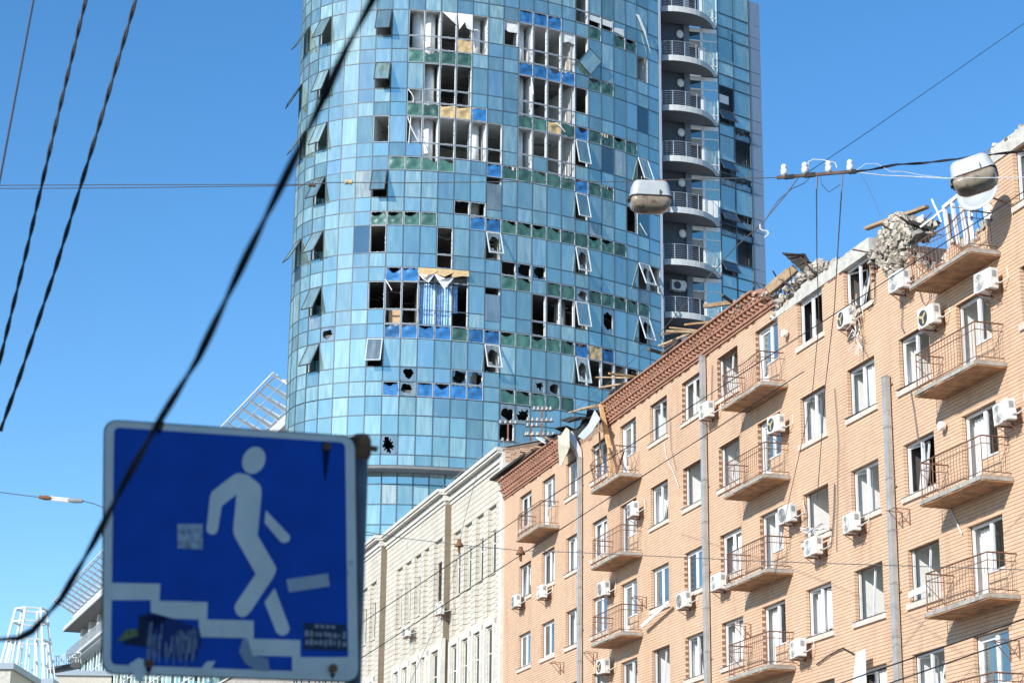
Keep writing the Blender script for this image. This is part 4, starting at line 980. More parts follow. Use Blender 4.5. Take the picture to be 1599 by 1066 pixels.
for (i, row, zb, h) in ROWS:
    if zb > 66: continue
    for j in range(J0, J1 + 1):
        ty = cell.get((i, row, j), 'g')
        nm = {'T': 'tall_pane', 'M': 'transom_pane', 'S': 'spandrel_pane'}.get(row, 'square_pane')
        tz = rt.uniform(-.011, .011); tx = rt.uniform(-.008, .008)
        if ty in ('g', 'w', 'cg'):
            o = place(nm, pane_mesh(h, TG, 'g'), j, zb, 0, tx, tz)
            if rt.random() < .008 and ty == 'g' and row != 'S': o.data = pane_mesh(h, TGD, 'd')
            if rt.random() < .025 and ty == 'g': o.data = pane_mesh(h, TGP, 'p')
        if ty == 'g' and row in 'TM' and j > 1 and rt.random() < .16:      # blinds, walls and curtains glimpsed behind the glass
            w0 = rt.uniform(.12, .5); x0 = rt.uniform(.05, .5); m = MB(); m.add([(x0, 0, 0), (x0 + w0, 0, 0), (x0 + w0 * rt.uniform(.8, 1.1), 0, h), (x0 + rt.uniform(0, .2), 0, h), (x0, .02, 0), (x0 + w0, .02, 0), (x0 + w0, .02, h), (x0, .02, h)], [(0, 1, 2, 3), (7, 6, 5, 4), (1, 5, 6, 2), (4, 0, 3, 7)])
            place('curtain', m.mesh('curtain', CURT), j, zb, -.3)
        if ty == 'd': place(nm, pane_mesh(h, TGD, 'd'), j, zb, 0, tx, tz)
        if ty == 'w':
            m = MB(); w0 = h * (.55 if rt.random() < .5 else .95); m.box(.06, CW_ - .06, -.0, .01, h - w0, h - .05); place('window_blind', m.mesh('window_blind', CURT), j, zb, -.16)
        if ty in ('c', 'cg'):
            m = MB(); n = 22; top = [(CW_ * a / n, .07 * math.sin(a * 1.9 + j), h) for a in range(n + 1)]; bot = [(CW_ * a / n + .02 * math.sin(a), .1 * math.sin(a * 1.9 + j + .3) , 0) for a in range(n + 1)]
            m.add(top + bot, [(a, a + 1, n + 2 + a, n + 1 + a) for a in range(n)])
            if j != 11 or ty != 'c' : place('curtain', m.mesh('curtain', BCURT, True), j, zb, -.28)
            elif row == 'T': xf(m, Matrix.Diagonal((.4, 1, 1, 1))); place('curtain', m.mesh('curtain', BCURT, True), j, zb, -.28)
        if ty in ('G', 'B', 'P'):
            o = place(FILMS[ty][0].name.split('.')[0], FILMS[ty][rt.randrange(len(FILMS[ty]))], j, zb)
        if ty in ('e', 'G', 'B', 'P', 'F', 'hb', 'k'):
            kk = (round(h, 2), rt.randrange(3))
            if kk not in SHARDS: SHARDS[kk] = shard_mesh(h, kk[1] + h, TGP)
            place('glass_splinters', SHARDS[kk], j, zb, .006)['kind'] = 'stuff'
        if ty in ('e', 'G', 'B', 'P', 'F', 'k') and row in 'TMS':
            kf = ('frame', round(h, 2))
            if kf not in SHARDS:
                fm = MB(); rect_frame(fm, G_ - .01, CW_ - G_ + .01, .015, h - .015, .03, .028, .06); SHARDS[kf] = fm.mesh('opening_frame', SASHW)
            place('opening_frame', SHARDS[kf], j, zb, .0)
        if ty in ('b', 'k'): place('broken_' + ('tall_pane' if row == 'T' else 'square_pane'), jag(h, rt.random(), TGP if ty == 'b' else TGD, rt.uniform(-.1, .1), rt.uniform(-.05, .05), .52 if ty == 'k' or i == 8 else .4, (i, j) in ((8, 7), (8, 15), (7, 16))), j, zb)
        if ty in ('h', 'hb', 'hp'):
            a = -rt.uniform(R(16), R(30)) if j != 19 else -R(14)
            if j in (0, -1): a = -R(30)
            sw = rt.uniform(-.05, .05)
            o = place('open_sash', sashw if (ty != 'h' or j > 17) else sashm, j, zb + h - G_, .03, a, sw)
            pm = {'h': sgm, 'hp': sgp, 'hb': None}[ty]
            if pm: link('pane', pm, o)
            else:
                p_ = link('broken_pane', sgb, o); p_.location = (0, 0, -TH + .1)
        if ty == 'q':                                   # pane slipped down in its frame
            place('slipped_pane', pane_mesh(h, TGP, 'p'), j, zb - .42, .05, 0, .01)
        if ty == 'F':
            m = MB(); dz = rt.uniform(-.15, .1)
            u_ = lambda a: rt.uniform(-a, a)
            m.add([(0, 0, h), (CW_, 0, h), (CW_ + .05 + u_(.1), -.3 + u_(.15), h * .45 + u_(.25)), (CW_ * .5 + u_(.25), -.45 + u_(.15), h * .3 + u_(.3)), (-.05 + u_(.1), -.3 + u_(.15), h * .45 + u_(.25))], [(0, 4, 3, 2, 1)]); place('torn_board', m.mesh('torn_board', PLY), j, zb, .02)
            if j < 11:
                m = MB(); m.add([(-.2 + u_(.15), -.36, h * .5 + u_(.2)), (CW_ * .5, -.52, h * .3 + u_(.2)), (CW_ + .05 + u_(.15), -.32, h * .5 + u_(.2)), (CW_ * .6 + u_(.35), -.4, -.25 + u_(.3)), (CW_ * .3 + u_(.3), -.45, -.05 + u_(.3))], [(0, 4, 3, 2, 1)]); place('torn_lining', m.mesh('torn_lining', CURT), j, zb, .02)
# mullions, transoms, inner posts
for j in range(J0, J1 + 2):
    p = Q[j]; n_ = (nrm(j) + nrm(j - 1)).normalized(); q = p - n_ * .17
    m = MB(); m.bar(T(p.x + n_.x * .012, p.y + n_.y * .012, ZBOT), T(p.x + n_.x * .012, p.y + n_.y * .012, 66.5), .055, .05, n_); m.build('mullion', MULL, tw)
    m = MB(); m.bar(T(q.x, q.y, ZBOT), T(q.x, q.y, 66.5), .12, .09, n_); m.build('inner_post', POSTW, tw)
zl = sorted({r[2] for r in ROWS if r[2] < 66} | {z8})
for z in zl:
    m = MB()
    for j in range(J0, J1 + 1):
        a, b = Q[j], Q[j + 1]; n_ = nrm(j); m.bar(T(a.x + n_.x * .008, a.y + n_.y * .008, z), T(b.x + n_.x * .008, b.y + n_.y * .008, z), .045, .05)
    m.build('transom', MULL, tw)
# floors, ceilings, back wall, partitions, columns
def ringstrip(d0, d1, z, flip=False, j0=J0 + 1, j1=J1 + 1):
    m = MB()
    for j in range(j0, j1):
        a, b, c, d = inn(j, d0), inn(j + 1, d0), inn(j + 1, d1), inn(j, d1)
        q = [T(p.x, p.y, z) for p in (a, b, c, d)]; m.add(q, [(0, 1, 2, 3) if not flip else (3, 2, 1, 0)])
    return m
CMAT = {1: INW, 3: INW, 0: INM, 5: INM}
def depth(j): return 5.5 if j > 3 else 2.5
for i in range(-1, 9):
    z = zT(i) + .12 if i < 8 else z8 + .1
    cm_ = CMAT.get(i, IND); wm_ = {1: INW, 3: INW, 4: INM, 0: INM}.get(i, INM if i % 2 else IND)
    m = MB()
    for j in range(-2, J1 + 1):
        a, b = inn(j, .28), inn(j + 1, .28); c, d = inn(j + 1, depth(j + 1)), inn(j, depth(j))
        lo = [T(p.x, p.y, z) for p in (a, b, c, d)]; hi = [T(p.x, p.y, z + .38) for p in (a, b, c, d)]
        m.add(lo + hi, [(3, 2, 1, 0), (4, 5, 6, 7), (0, 1, 5, 4)])
    m.build('floor_slab', cm_, tw)
    zlo = (zT(i) if i < 8 else z8) - 3.68 + .5; m = MB()
    for j in range(-2, J1 + 1):
        c, d = inn(j + 1, depth(j + 1) - .02), inn(j, depth(j) - .02); m.quad(T(d.x, d.y, zlo), T(c.x, c.y, zlo), T(c.x, c.y, z), T(d.x, d.y, z))
    m.build('back_wall', wm_, tw)
    for j in ((6, 10, 13, 16, 19, 22, 25) if i in (1, 2, 3) else (3, 7, 9, 14, 20, 23, 26)):
        a, b = inn(j, .35), inn(j, depth(j)); t_ = (b - a).cross(Vector((0, 0, 1))).normalized() * .08
        m = MB(); m.bar(T(a.x, a.y, (zlo + z) / 2), T(b.x, b.y, (zlo + z) / 2), .16, z - zlo); m.build('partition', INW if i in (1, 2, 3) else wm_, tw)
    for j in ((8.6, 9.4, 12.4, 15.4) if i in (1, 2, 3) else (5.5, 12.5, 18.5)):
        p = inn(int(j), 1.0).lerp(inn(int(j) + 1, 1.0), j % 1); m = MB(); m.tube([T(p.x, p.y, zlo), T(p.x, p.y, z)], .36, 16); m.build('column', POSTW if i in (1, 2, 3) else INM, tw, True)
    rs = random.Random(i + 50); m = MB()                # hanging ceiling ducts and cables
    for q in range(14):
        j = rs.randrange(4, 25); d = rs.uniform(.6, 4); a = inn(j, d); b = inn(min(26, j + rs.randrange(1, 3)), d + rs.uniform(-.8, 1)); zz = z - rs.uniform(.08, .5)
        m.bar(T(a.x, a.y, zz), T(b.x, b.y, zz - rs.uniform(-.1, .35)), rs.choice((.05, .05, .1, .28)), .06)
    m.build('ceiling_duct', IND if i in (1, 3) else INM, tw)
# a cardboard carton and slack cables at the openings
p = inn(7, .75).lerp(inn(8, .75), .6)
bx = MB().box(-.36, .36, -.3, .3, 0, 1.55).build('carton', CARD); bx.location = (p.x, p.y, zT(7) + .51); tag(bx, 'tall brown cardboard carton standing in the open dark storey of the tower', 'carton')
p = inn(8, .75).lerp(inn(9, .75), .55)
bx = MB().box(-.4, .4, -.3, .3, 0, .45).build('carton', CARD); bx.location = (p.x, p.y, zT(7) + .51); tag(bx, 'low brown cardboard carton lying beside the tall carton in the tower', 'carton')
def dangling(j, z, pts, name='torn_strip', matx=CURT, r_=.03):
    b = inn(j, -.05); n_ = nrm(j); t_ = Vector((math.cos(R(head(j))), math.sin(R(head(j))), 0))
    m = MB(); m.tube([T(*(b + t_ * x + n_ * y + Vector((0, 0, z + q)))) for x, y, q in pts], r_, 5); m.build(name, matx, tw)
dangling(8, zT(2) - 2.0, [(.1, 0, .1), (.3, .1, -.2), (.45, .05, -.5), (.4, .1, -.8)]); dangling(8, zT(3) - .1, [(.1, 0, 0), (.35, .1, -.8), (.8, .15, -1.7)]); dangling(8, zT(3) - .1, [(.3, 0, 0), (.25, .1, -.9), (.2, .1, -1.8)])
dangling(7, zT(6) + .1, [(.0, 0, 0), (.2, .1, -.3), (.45, .15, -.75)]); dangling(15, zT(2) - .1, [(.9, 0, 0), (.95, .1, -.5), (1.0, .12, -1.2)]); dangling(17, zT(2) - 2.9, [(.6, 0, 0), (.9, .2, -.3), (1.2, .2, -.6)])
dangling(24, zT(4) - 1.6, [(.1, .05, .6), (.4, .1, .2), (.7, .1, -.1)], 'glass_sliver', PORC, .035); dangling(18, zT(1) - 2.7, [(.4, .1, 0), (.35, .1, .5), (.5, .15, .9)], 'torn_strip', OWOOD)
def drape(j, pts, matx=CURT, name='torn_blind'):
    b = Q[j]; n_ = nrm(j); t_ = Vector((math.cos(R(head(j))), math.sin(R(head(j))), 0)); m = MB(); n = len(pts)
    a = [T(*(b + t_ * x + n_ * y + Vector((0, 0, z)))) for x, y, z in pts]; c = [T(*(b + t_ * x + n_ * (y - .015) + Vector((0, 0, z)))) for x, y, z in pts]
    m.add(a + c, [tuple(range(n))[::-1], tuple(range(n, 2 * n))] + [(i, (i + 1) % n, (i + 1) % n + n, i + n) for i in range(n)]); m.build(name, matx, tw)
z1_ = zT(1)
drape(10, [(.05, .1, z1_ - .05), (1.0, .12, z1_ - .1), (1.02, .2, z1_ - 1.0), (.75, .25, z1_ - .75)]); drape(11, [(.02, .1, z1_ - .05), (1.0, .1, z1_ - .05), (1.0, .15, z1_ - 1.2), (.62, .2, z1_ - 1.1), (.45, .25, z1_ - .7), (.1, .2, z1_ - 1.25)])
drape(14, [(.05, -.1, z1_ - .05), (1.0, -.1, z1_ - .05), (1.0, -.1, z1_ - .75), (.4, -.05, z1_ - .8), (.05, -.1, z1_ - .6)]); drape(18, [(.05, -.05, z1_ - .05), (1.0, -.05, z1_ - .05), (1.0, -.05, z1_ - .7), (.5, .0, z1_ - .62), (.05, -.05, z1_ - .8)])
z0_ = zT(0)
drape(24, [(-.05, .05, z0_ - .7), (.2, .1, z0_ - .75), (.75, .2, z0_ - 1.9), (1.15, .2, z0_ - 3.3), (.7, .2, z0_ - 2.2)]); drape(20, [(.02, .0, z0_ - 1.9), (2.0, .0, z0_ - 1.95), (2.0, .0, z0_ - 2.4), (.02, .0, z0_ - 2.3)]); drape(22, [(0, .02, z0_ - 2.3), (.9, .02, z0_ - 2.2), (.95, .05, z0_ - 2.75), (.1, .05, z0_ - 2.6)])
# loose pane hanging askew
m = MB(); rect_frame(m, -.62, .62, -.75, .75, .0, .05, .04); o = m.build('open_sash', SASH, tw); p = Q[20] + nrm(19) * .22; o.location = Vector(T(p.x, p.y, zT(1) - 1.75)); o.rotation_euler = (0, R(38), R(head(19)))
m = MB(); m.box(-.58, .58, -.02, -.01, -.7, .7); m.build('pane', TG, o)
# soffit and the set back base
m = MB()
for j in range(J0 + 1, J1 + 1):
    a, b, c, d = inn(j, -.03), inn(j + 1, -.03), inn(j + 1, 1.5), inn(j, 1.5)
    m.add([T(p.x, p.y, ZBOT) for p in (a, b, c, d)] + [T(p.x, p.y, ZBOT - .17) for p in (a, b)], [(3, 2, 1, 0), (0, 1, 5, 4)])
    m.add([T(p.x, p.y, ZBOT - .17) for p in (a, b, c, d)], [(3, 2, 1, 0)])
m.build('soffit', SOFF, tw)
zb_ = [28.95, 28.2, 26.95, 25.7, 25.06, 23.8, 22.5, 21.2]
cut = 1.15
def Qi(j): return inn(j, cut)
for r_, (za, zc) in enumerate(zip(zb_[:-1], zb_[1:])):
    for j in range(0, 20):
        a, b = Qi(j), Qi(j + 1); m = MB(); d = (b - a); L_ = d.length; d.normalize()
        o = link('base_pane', None, tw); 
        m.box(.035, L_ - .035, -.006, .006, .035, za - zc - .035); me = m.mesh('base_pane', TGP if (r_ == 1 and j == 7) else (TGD if (r_ == 1 and j > 10) else TG))
        col.objects.unlink(o); bpy.data.objects.remove(o)
        o = link('base_pane', me, tw, Vector(T(a.x, a.y, zc)), math.atan2(d.y, d.x) + rt.uniform(-.004, .004))
m = MB()
for j in range(-2, 22): p = Qi(j); m.bar(T(p.x, p.y, -1.6), T(p.x, p.y, ZBOT - .1), .08, .08, nrm(j))
for z in zb_:
    for j in range(-2, 21): a, b = Qi(j), Qi(j + 1); m.bar(T(a.x, a.y, z), T(b.x, b.y, z), .07, .06)
m.build('base_framing', MULL, tw)
m = MB()
for j in range(-6, 26): a, b = inn(j, cut + .5), inn(j + 1, cut + .5); m.quad(T(a.x, a.y, -1.6), T(b.x, b.y, -1.6), T(b.x, b.y, ZBOT), T(a.x, a.y, ZBOT))
m.build('base_wall', INM, tw)
# corner post, recessed balconies and the right-hand flank
PE = Q[26]
m = MB(); m.bar(T(PE.x + .1, PE.y + .05, 0), T(PE.x + .1, PE.y + .05, 66.5), .16, .2); m.build('corner_post', SILV, tw)
FL0, FL1, FL2, FL3 = Vector((14.15, 135.91, 0)), Vector((15.31, 136.81, 0)), Vector((16.54, 137.72, 0)), Vector((17.41, 138.46, 0))
fd = (FL2 - FL0).normalized(); fn = Vector((fd.y, -fd.x, 0)); fang = math.atan2(fd.y, fd.x)
zF = lambda k: 48.14 + 3.68 * k
fop = {(1, 1, 'T'), (1, -1, 'T'), (2, 3, 'x'), (0, 3, 'T'), (0, 4, 'T')}
FR = []
for k in range(-2, 6):
    z = zF(k); FR += [(k, 'T', z - 1.83, 1.83), (k, 'M', z - 1.83 - .97, .97), (k, 'S', z - 3.68, .88)]
fh = {}
for (k, row, zb, h) in FR:
    if zb > 66: continue
    for ci, (a, b) in enumerate(((FL0, FL1), (FL1, FL2))):
        L_ = (b - a).length
        kk = (ci, round(h, 2))
        if kk not in fh: fh[kk] = MB().box(.03, L_ - .03, -.006, .006, .03, h - .03).mesh('flank_pane', TG)
        opn = (ci == 0 and row == 'T' and k == 3) or (ci == 1 and row == 'T' and k in (0, 2)) 
        hop = ci == 0 and row == 'M' and k in (0, 1, 2, 3)
        torn = (row == 'S' and ((ci == 0 and k in (1, 2)) or (ci == 1 and k in (1, 2, 3)))) or (row == 'M' and ci == 1 and k in (-1, 1))
        base = Vector(T(a.x, a.y, zb))
        if opn:
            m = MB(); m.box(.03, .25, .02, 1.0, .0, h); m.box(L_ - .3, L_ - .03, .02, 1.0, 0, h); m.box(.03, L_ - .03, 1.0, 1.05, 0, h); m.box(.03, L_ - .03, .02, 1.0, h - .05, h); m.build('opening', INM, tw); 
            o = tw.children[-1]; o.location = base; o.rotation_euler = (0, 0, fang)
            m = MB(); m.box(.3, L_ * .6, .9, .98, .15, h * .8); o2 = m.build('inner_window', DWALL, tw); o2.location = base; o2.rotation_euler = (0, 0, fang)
        elif hop:
            m = MB(); rect_frame(m, .03, L_ - .03, -h + .06, 0, .02, .05, .05); o = m.build('open_sash', SASH, tw); o.location = base + Vector((0, 0, h - .03)); o.rotation_euler = (-R(30), 0, fang)
            m = MB(); m.box(.08, L_ - .08, -.005, .005, -h + .11, -.05); m.build('pane', TGD, o)
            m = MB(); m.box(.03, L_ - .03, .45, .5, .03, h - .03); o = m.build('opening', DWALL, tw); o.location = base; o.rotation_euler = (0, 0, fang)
        elif torn:
            m = MB(); n = 12; rs = random.Random(k * 7 + ci); m.add([(.03 + (L_ - .06) * q / n, 0, .03) for q in range(n + 1)] + [(.03 + (L_ - .06) * q / n, 0, h * rs.uniform(.35, .62)) for q in range(n + 1)], [(q, q + 1, n + 2 + q, n + 1 + q) for q in range(n)]); o = m.build('broken_flank_pane', TGP, tw); o.location = base; o.rotation_euler = (0, 0, fang)
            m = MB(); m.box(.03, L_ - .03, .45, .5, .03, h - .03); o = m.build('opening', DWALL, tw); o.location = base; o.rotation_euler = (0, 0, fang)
        else: link('flank_pane', fh[kk], tw, base, fang + rt.uniform(-.003, .003))
    a = FL2 + fd * .06; L_ = (FL3 - a).length; o = MB().box(.01, L_, -.03, .0, .02, h - .02).build('cladding_panel', SILV, tw); o.location = Vector(T(a.x, a.y, zb)); o.rotation_euler = (0, 0, fang)
m = MB()
for p in (FL0, FL1, FL2): m.bar(T(p.x + fn.x * .02, p.y + fn.y * .02, 0), T(p.x + fn.x * .02, p.y + fn.y * .02, 66.5), .09, .09, fn)
for (k, row, zb, h) in FR: m.bar(T(FL0.x + fn.x * .015, FL0.y + fn.y * .015, zb), T(FL2.x + fn.x * .015, FL2.y + fn.y * .015, zb), .07, .06)
m.build('flank_framing', MULL, tw)
m = MB()                                                # body of the flank and of the far side
def vq(p, q, z0, z1): m.quad(T(p.x, p.y, z0), T(q.x, q.y, z0), T(q.x, q.y, z1), T(p.x, p.y, z1))
bk0 = FL0 - fn * 1.7; vq(FL0 - fn * 1.7, FL3 - fn * 1.7, -1.6, 66); vq(FL3, FL3 - fn * 6, -1.6, 66); vq(FL3 - fn * 6, Vector((-8, 143, 0)), -1.6, 66); vq(Vector((-8, 143, 0)), inn(-9, .3), -1.6, 66)
m.build('far_wall', SILV, tw)
m = MB(); 
for j in range(-2, 26): a, b, c, d = inn(j, 0), inn(j + 1, 0), inn(j + 1, depth(j + 1)), inn(j, depth(j)); m.add([T(p.x, p.y, 66.4) for p in (a, b, c, d)], [(0, 1, 2, 3)])
m.build('roof', SOFF, tw)
# recess: dark wall, pilaster, glazed door, round lamp
A0, A1, A2, A3 = PE + Vector((.25, .35, 0)), PE + Vector((.35, 2.3, 0)), Vector((11.95, 135.45, 0)), FL0.copy()
m = MB(); vq(A0, A1, 0, 66); vq(A1, A2, 0, 66); vq(A2, A2 + (A3 - A2) * .02, 0, 66); m.build('recess_wall', DWALL, tw)
dv = (A2 - A1).normalized()
m = MB(); p = A2; m.bar(T(p.x - .05, p.y - .1, 0), T(p.x - .05, p.y - .1, 66), .42, .3, (dv.y, -dv.x, 0)); m.build('recess_pilaster', mat('blue_grey_cladding', (.14, .17, .21), .5), tw)
gd = (A3 - A2).normalized(); gang = math.atan2(gd.y, gd.x); gl_ = (A3 - A2).length; gn = Vector((gd.y, -gd.x, 0))
ua = [(10.04,133.14),(10.4,133.06),(10.77,133.05),(11.2,133.1),(11.66,133.23),(12.1,133.4),(12.47,133.6),(12.8,133.85),(13.06,134.13),(13.35,134.5),(13.57,134.88),(13.75,135.35),(13.87,135.75)]
for k in range(-6, 3):
    zb = 59.7 + 3.68 * k
    if zb > 66 or zb < 36: continue
    outer = [Vector((x, y, 0)) for x, y in ua]; inner_ = [A1.lerp(A3, i / (len(outer) - 1)) for i in range(len(outer))]
    m = MB(); n = len(outer)
    V = [T(p.x, p.y, zb) for p in outer] + [T(p.x, p.y, zb) for p in inner_] + [T(p.x, p.y, zb + .42) for p in outer] + [T(p.x, p.y, zb + .42) for p in inner_]
    m.add(V, [(i + 1, i, n + i, n + i + 1) for i in range(n - 1)] + [(2*n + i, 2*n + i + 1, 3*n + i + 1, 3*n + i) for i in range(n - 1)] + [(i, i + 1, 2*n + i + 1, 2*n + i) for i in range(n - 1)] + [(n, 0, 2*n, 3*n), (n - 1, 2*n - 1, 4*n - 1, 3*n - 1)])
    b = m.build('round_balcony', SLABT, tw)
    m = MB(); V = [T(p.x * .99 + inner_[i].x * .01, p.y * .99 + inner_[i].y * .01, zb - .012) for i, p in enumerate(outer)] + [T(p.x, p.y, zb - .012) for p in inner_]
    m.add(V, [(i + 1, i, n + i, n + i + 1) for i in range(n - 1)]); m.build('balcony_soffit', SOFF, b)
    ins = [p.lerp(inner_[i], .05) for i, p in enumerate(outer)]
    for hh, r_ in [(.15 + .125 * q, .012) for q in range(7)] + [(1.06, .028)]:
        m = MB(); m.tube([T(p.x, p.y, zb + .42 + hh) for p in ins], r_, 5); m.build('rail' if r_ < .02 else 'handrail', RAIL, b)
    for i in (0, 2, 4, 6, 8, 10, 12):
        m = MB(); m.bar(T(ins[i].x, ins[i].y, zb + .42), T(ins[i].x, ins[i].y, zb + 1.48), .045); m.build('railing_post', RAIL, b)
    # lamp on the dark wall
    lp = A1.lerp(A2, .74) + Vector((dv.y, -dv.x, 0)) * .06; m = MB(); n2 = 14; nn_ = Vector((dv.y, -dv.x, 0))
    m.loft([[T(*(lp + dv * (r_ * math.cos(q * .449)) + Vector((0, 0, zb - .75 + r_ * 1.05 * math.sin(q * .449))) + nn_ * dd)) for q in range(n2)] for r_, dd in ((.3, 0), (.3, .06), (.2, .12), (.02, .14))]); m.build('wall_lamp', PORC, tw, True)
    # glazed door front at the back of the recess
    zf = zb + .42; hh = 3.68 - .5
    m = MB(); 
    for x in (.0, 1.0, 1.08, gl_ - .05): m.box(x, x + .09, -.05, .05, 0, hh)
    m.box(0, gl_, -.05, .05, 2.2, 2.28); m.box(0, gl_, -.05, .05, hh - .3, hh); m.box(1.1, gl_, -.05, .05, .35, .42)
    o = m.build('door_frame', POSTW, tw); o.location = Vector(T(A2.x, A2.y, zf)); o.rotation_euler = (0, 0, gang)
    m = MB(); m.box(1.15, gl_ - .05, -.012, .0, .02, hh - .3); m.build('pane', TG, o)
    m = MB(); m.box(.1, 1.0, .48, .5, 0, 2.2); m.build('dark_opening', DARKP, o)
    m = MB(); m.box(.1, 1.0, -.012, 0, 2.3, hh - .3); m.build('fanlight', TGD, o)
    m = MB(); m.box(.1, 1.0, .06, .1, 1.75, 2.2); m.build('shutter_box', INM, o)
    if k in (-6, -3):
        m = MB(); m.box(1.25, 1.95, -.42, -.35, .1, 1.3); m.build('white_board', PVC, o)
# condenser in one recess
p = A1.lerp(A2, .45) + Vector((dv.y, -dv.x, 0)) * .35
t = thing('air_conditioner', Vector((p.x, p.y, 59.7 - 3.68 * 4 - .95)), 'grey air conditioner high on the dark wall of a round tower balcony', 'air conditioner', rz=math.atan2(dv.y, dv.x) + math.pi)
m = MB(); m.box(-.5, .5, -.2, .2, -.35, .35); m.build('casing', ACW, t)
m = MB(); m.tube([(.1, .2, 0), (.1, .215, 0)], .27, 16); m.build('fan_grille', DARKP, t)
m = MB(); m.bar((-.4, -.3, -.37), (-.4, .2, -.37), .05); m.bar((.4, -.3, -.37), (.4, .2, -.37), .05); m.build('bracket', RUST, t)

# ------------------------------------------------------------------ podium wing on the left with its steel canopies
WA = R(-19.9); We = Vector((math.sin(WA), math.cos(WA), 0)); Wm = Vector((math.cos(WA), -math.sin(WA), 0)); WD = 32.245
wrot = math.atan2(We.y, We.x)
wg = thing('podium_wing', Wm * WD + Vector((0, 0, -1.6)), 'grey podium building with steel louvred canopy, left of the tower', 'building', rz=wrot)
UA, UB = 137.3, 239.9
m = MB()
for dy, dz in ((0, 0), (-.28, -.12), (-.95, -.42), (-1.65, -.8)): m.bar((UA, dy, 39.2 + dz + ZO), (UB, dy, 39.2 + dz + ZO), .1 if dy > -.5 else .06)
m.build('canopy_rail', STEEL, wg)
x = UA + .2
rib = MB()
rib.add([(0, .1, 39.22 + ZO), (0, -1.2, 38.72 + ZO), (0, -2.5, 38.15 + ZO), (0, -2.5, 37.6 + ZO), (0, -1.2, 38.4 + ZO), (0, 0, 39.1 + ZO),
         (.12, .1, 39.22 + ZO), (.12, -1.2, 38.72 + ZO), (.12, -2.5, 38.15 + ZO), (.12, -2.5, 37.6 + ZO), (.12, -1.2, 38.4 + ZO), (.12, 0, 39.1 + ZO)],
        [(0,1,4,5)[::-1],(1,2,3,4)[::-1],(6,7,10,11),(7,8,9,10),(0,6,7,1)[::-1],(1,7,8,2)[::-1],(5,4,10,11)[::-1],(4,3,9,10)[::-1],(0,5,11,6)[::-1]])
ribm = rib.mesh('canopy_rib', STEEL)
while x < UB: link('canopy_rib', ribm, wg, (x, 0, 0)); x += 2.42
m = MB(); m.box(UA, UB, -2.9, -2.3, 37.5 + ZO, 38.1 + ZO); m.build('canopy_beam', STEEL, wg)
m = MB(); m.box(130, UB + .3, -12, -1.3, 35.95 + ZO, 36.3 + ZO); m.box(130, UB + .2, -12, -1.45, 36.3 + ZO, 36.55 + ZO); m.box(130, UB, -12, -2.6, 36.55 + ZO, 37.45 + ZO); m.build('roof', SLABT, wg)
m = MB()
for i in range(60): m.box(170 + i * 1.166, 170 + i * 1.166 + 1.13, -3.3, -1.5, 35.9 + ZO, 35.935 + ZO)
m.build('soffit_board', SOFF, wg)['kind'] = 'stuff'
m = MB(); m.box(130, UB - .6, -11, -3.4, 0, 35.9 + ZO); m.build('wall', INM, wg)
for i in range(14):
    m = MB(); q = UB - 2.5 - i * 5.5; m.box(q - 1.2, q, -3.4, -2.9, 32.8 + ZO, 35.88 + ZO); m.build('pillar', SLABT, wg)
m = MB(); m.box(130, UB, -3.5, -1.95, 32.55 + ZO, 32.8 + ZO); m.box(130, UB - .2, -3.5, -2.3, 32.3 + ZO, 32.55 + ZO); m.build('terrace_slab', SLABT, wg)
m = MB()
for z in (33.8, 33.55, 33.3, 33.05): m.bar((170, -1.9, z + ZO), (UB, -1.9, z + ZO), .05)
q = UB
while q > 172: m.bar((q, -1.9, 32.8 + ZO), (q, -1.9, 33.8 + ZO), .05); q -= .5
for z in (33.8, 33.3): m.bar((UB, -1.9, z + ZO), (UB, -3.4, z + ZO), .05)
m.build('terrace_railing', RAIL, wg)
pm = MB().box(.04, 1.96, -.01, 0, .04, 1.76).mesh('wing_pane', TGD); pm2 = MB().box(.04, 1.96, -.01, 0, .04, 1.76).mesh('wing_pane', TG)
for i in range(50):
    for r_ in range(6):
        link('wing_pane', pm if (i * 3 + r_) % 5 < 2 else pm2, wg, (UB - .7 - 2 - i * 2, -3.3, 32.2 - 1.8 * (r_ + 1) + ZO))
m = MB()
for i in range(51): m.box(UB - .74 - i * 2, UB - .66 - i * 2, -3.38, -3.22, 22 + ZO, 32.25 + ZO)
for r_ in range(7): m.box(UB - 101, UB - .7, -3.38, -3.23, 32.18 - 1.8 * r_ + ZO, 32.26 - 1.8 * r_ + ZO)
m.build('glazing_bar', POSTW, wg)
# low roofs and lattice tower far left
def dpt(x, y, Y): return at(x, y, Y)
t0 = at(42, 1040, 200)
lt = thing('lattice_tower', Vector((t0.x, t0.y, at(42, 1066, 200).z - 1)), 'white tubular steel lattice tower on a rooftop, bottom left corner', 'lattice tower')
zt0 = at(40, 951, 200).z - lt.location.z; hb = [0, zt0 * .32, zt0 * .62, zt0 * .84, zt0]
rad = lambda z: 1.45 + (2.95 - 1.45) * (1 - z / zt0)
hexp = lambda k, z: (rad(z) * 1.0 * math.cos(k * math.pi / 3 + .35), rad(z) * math.sin(k * math.pi / 3 + .35), z)
for k in range(6):
    m = MB(); m.bar(hexp(k, -2), hexp(k, zt0), .2); m.build('leg', STEEL, lt)
for z in hb[2:]:
    m = MB()
    for k in range(6): m.bar(hexp(k, z), hexp(k + 1, z), .15)
    m.build('ring_beam', STEEL, lt)
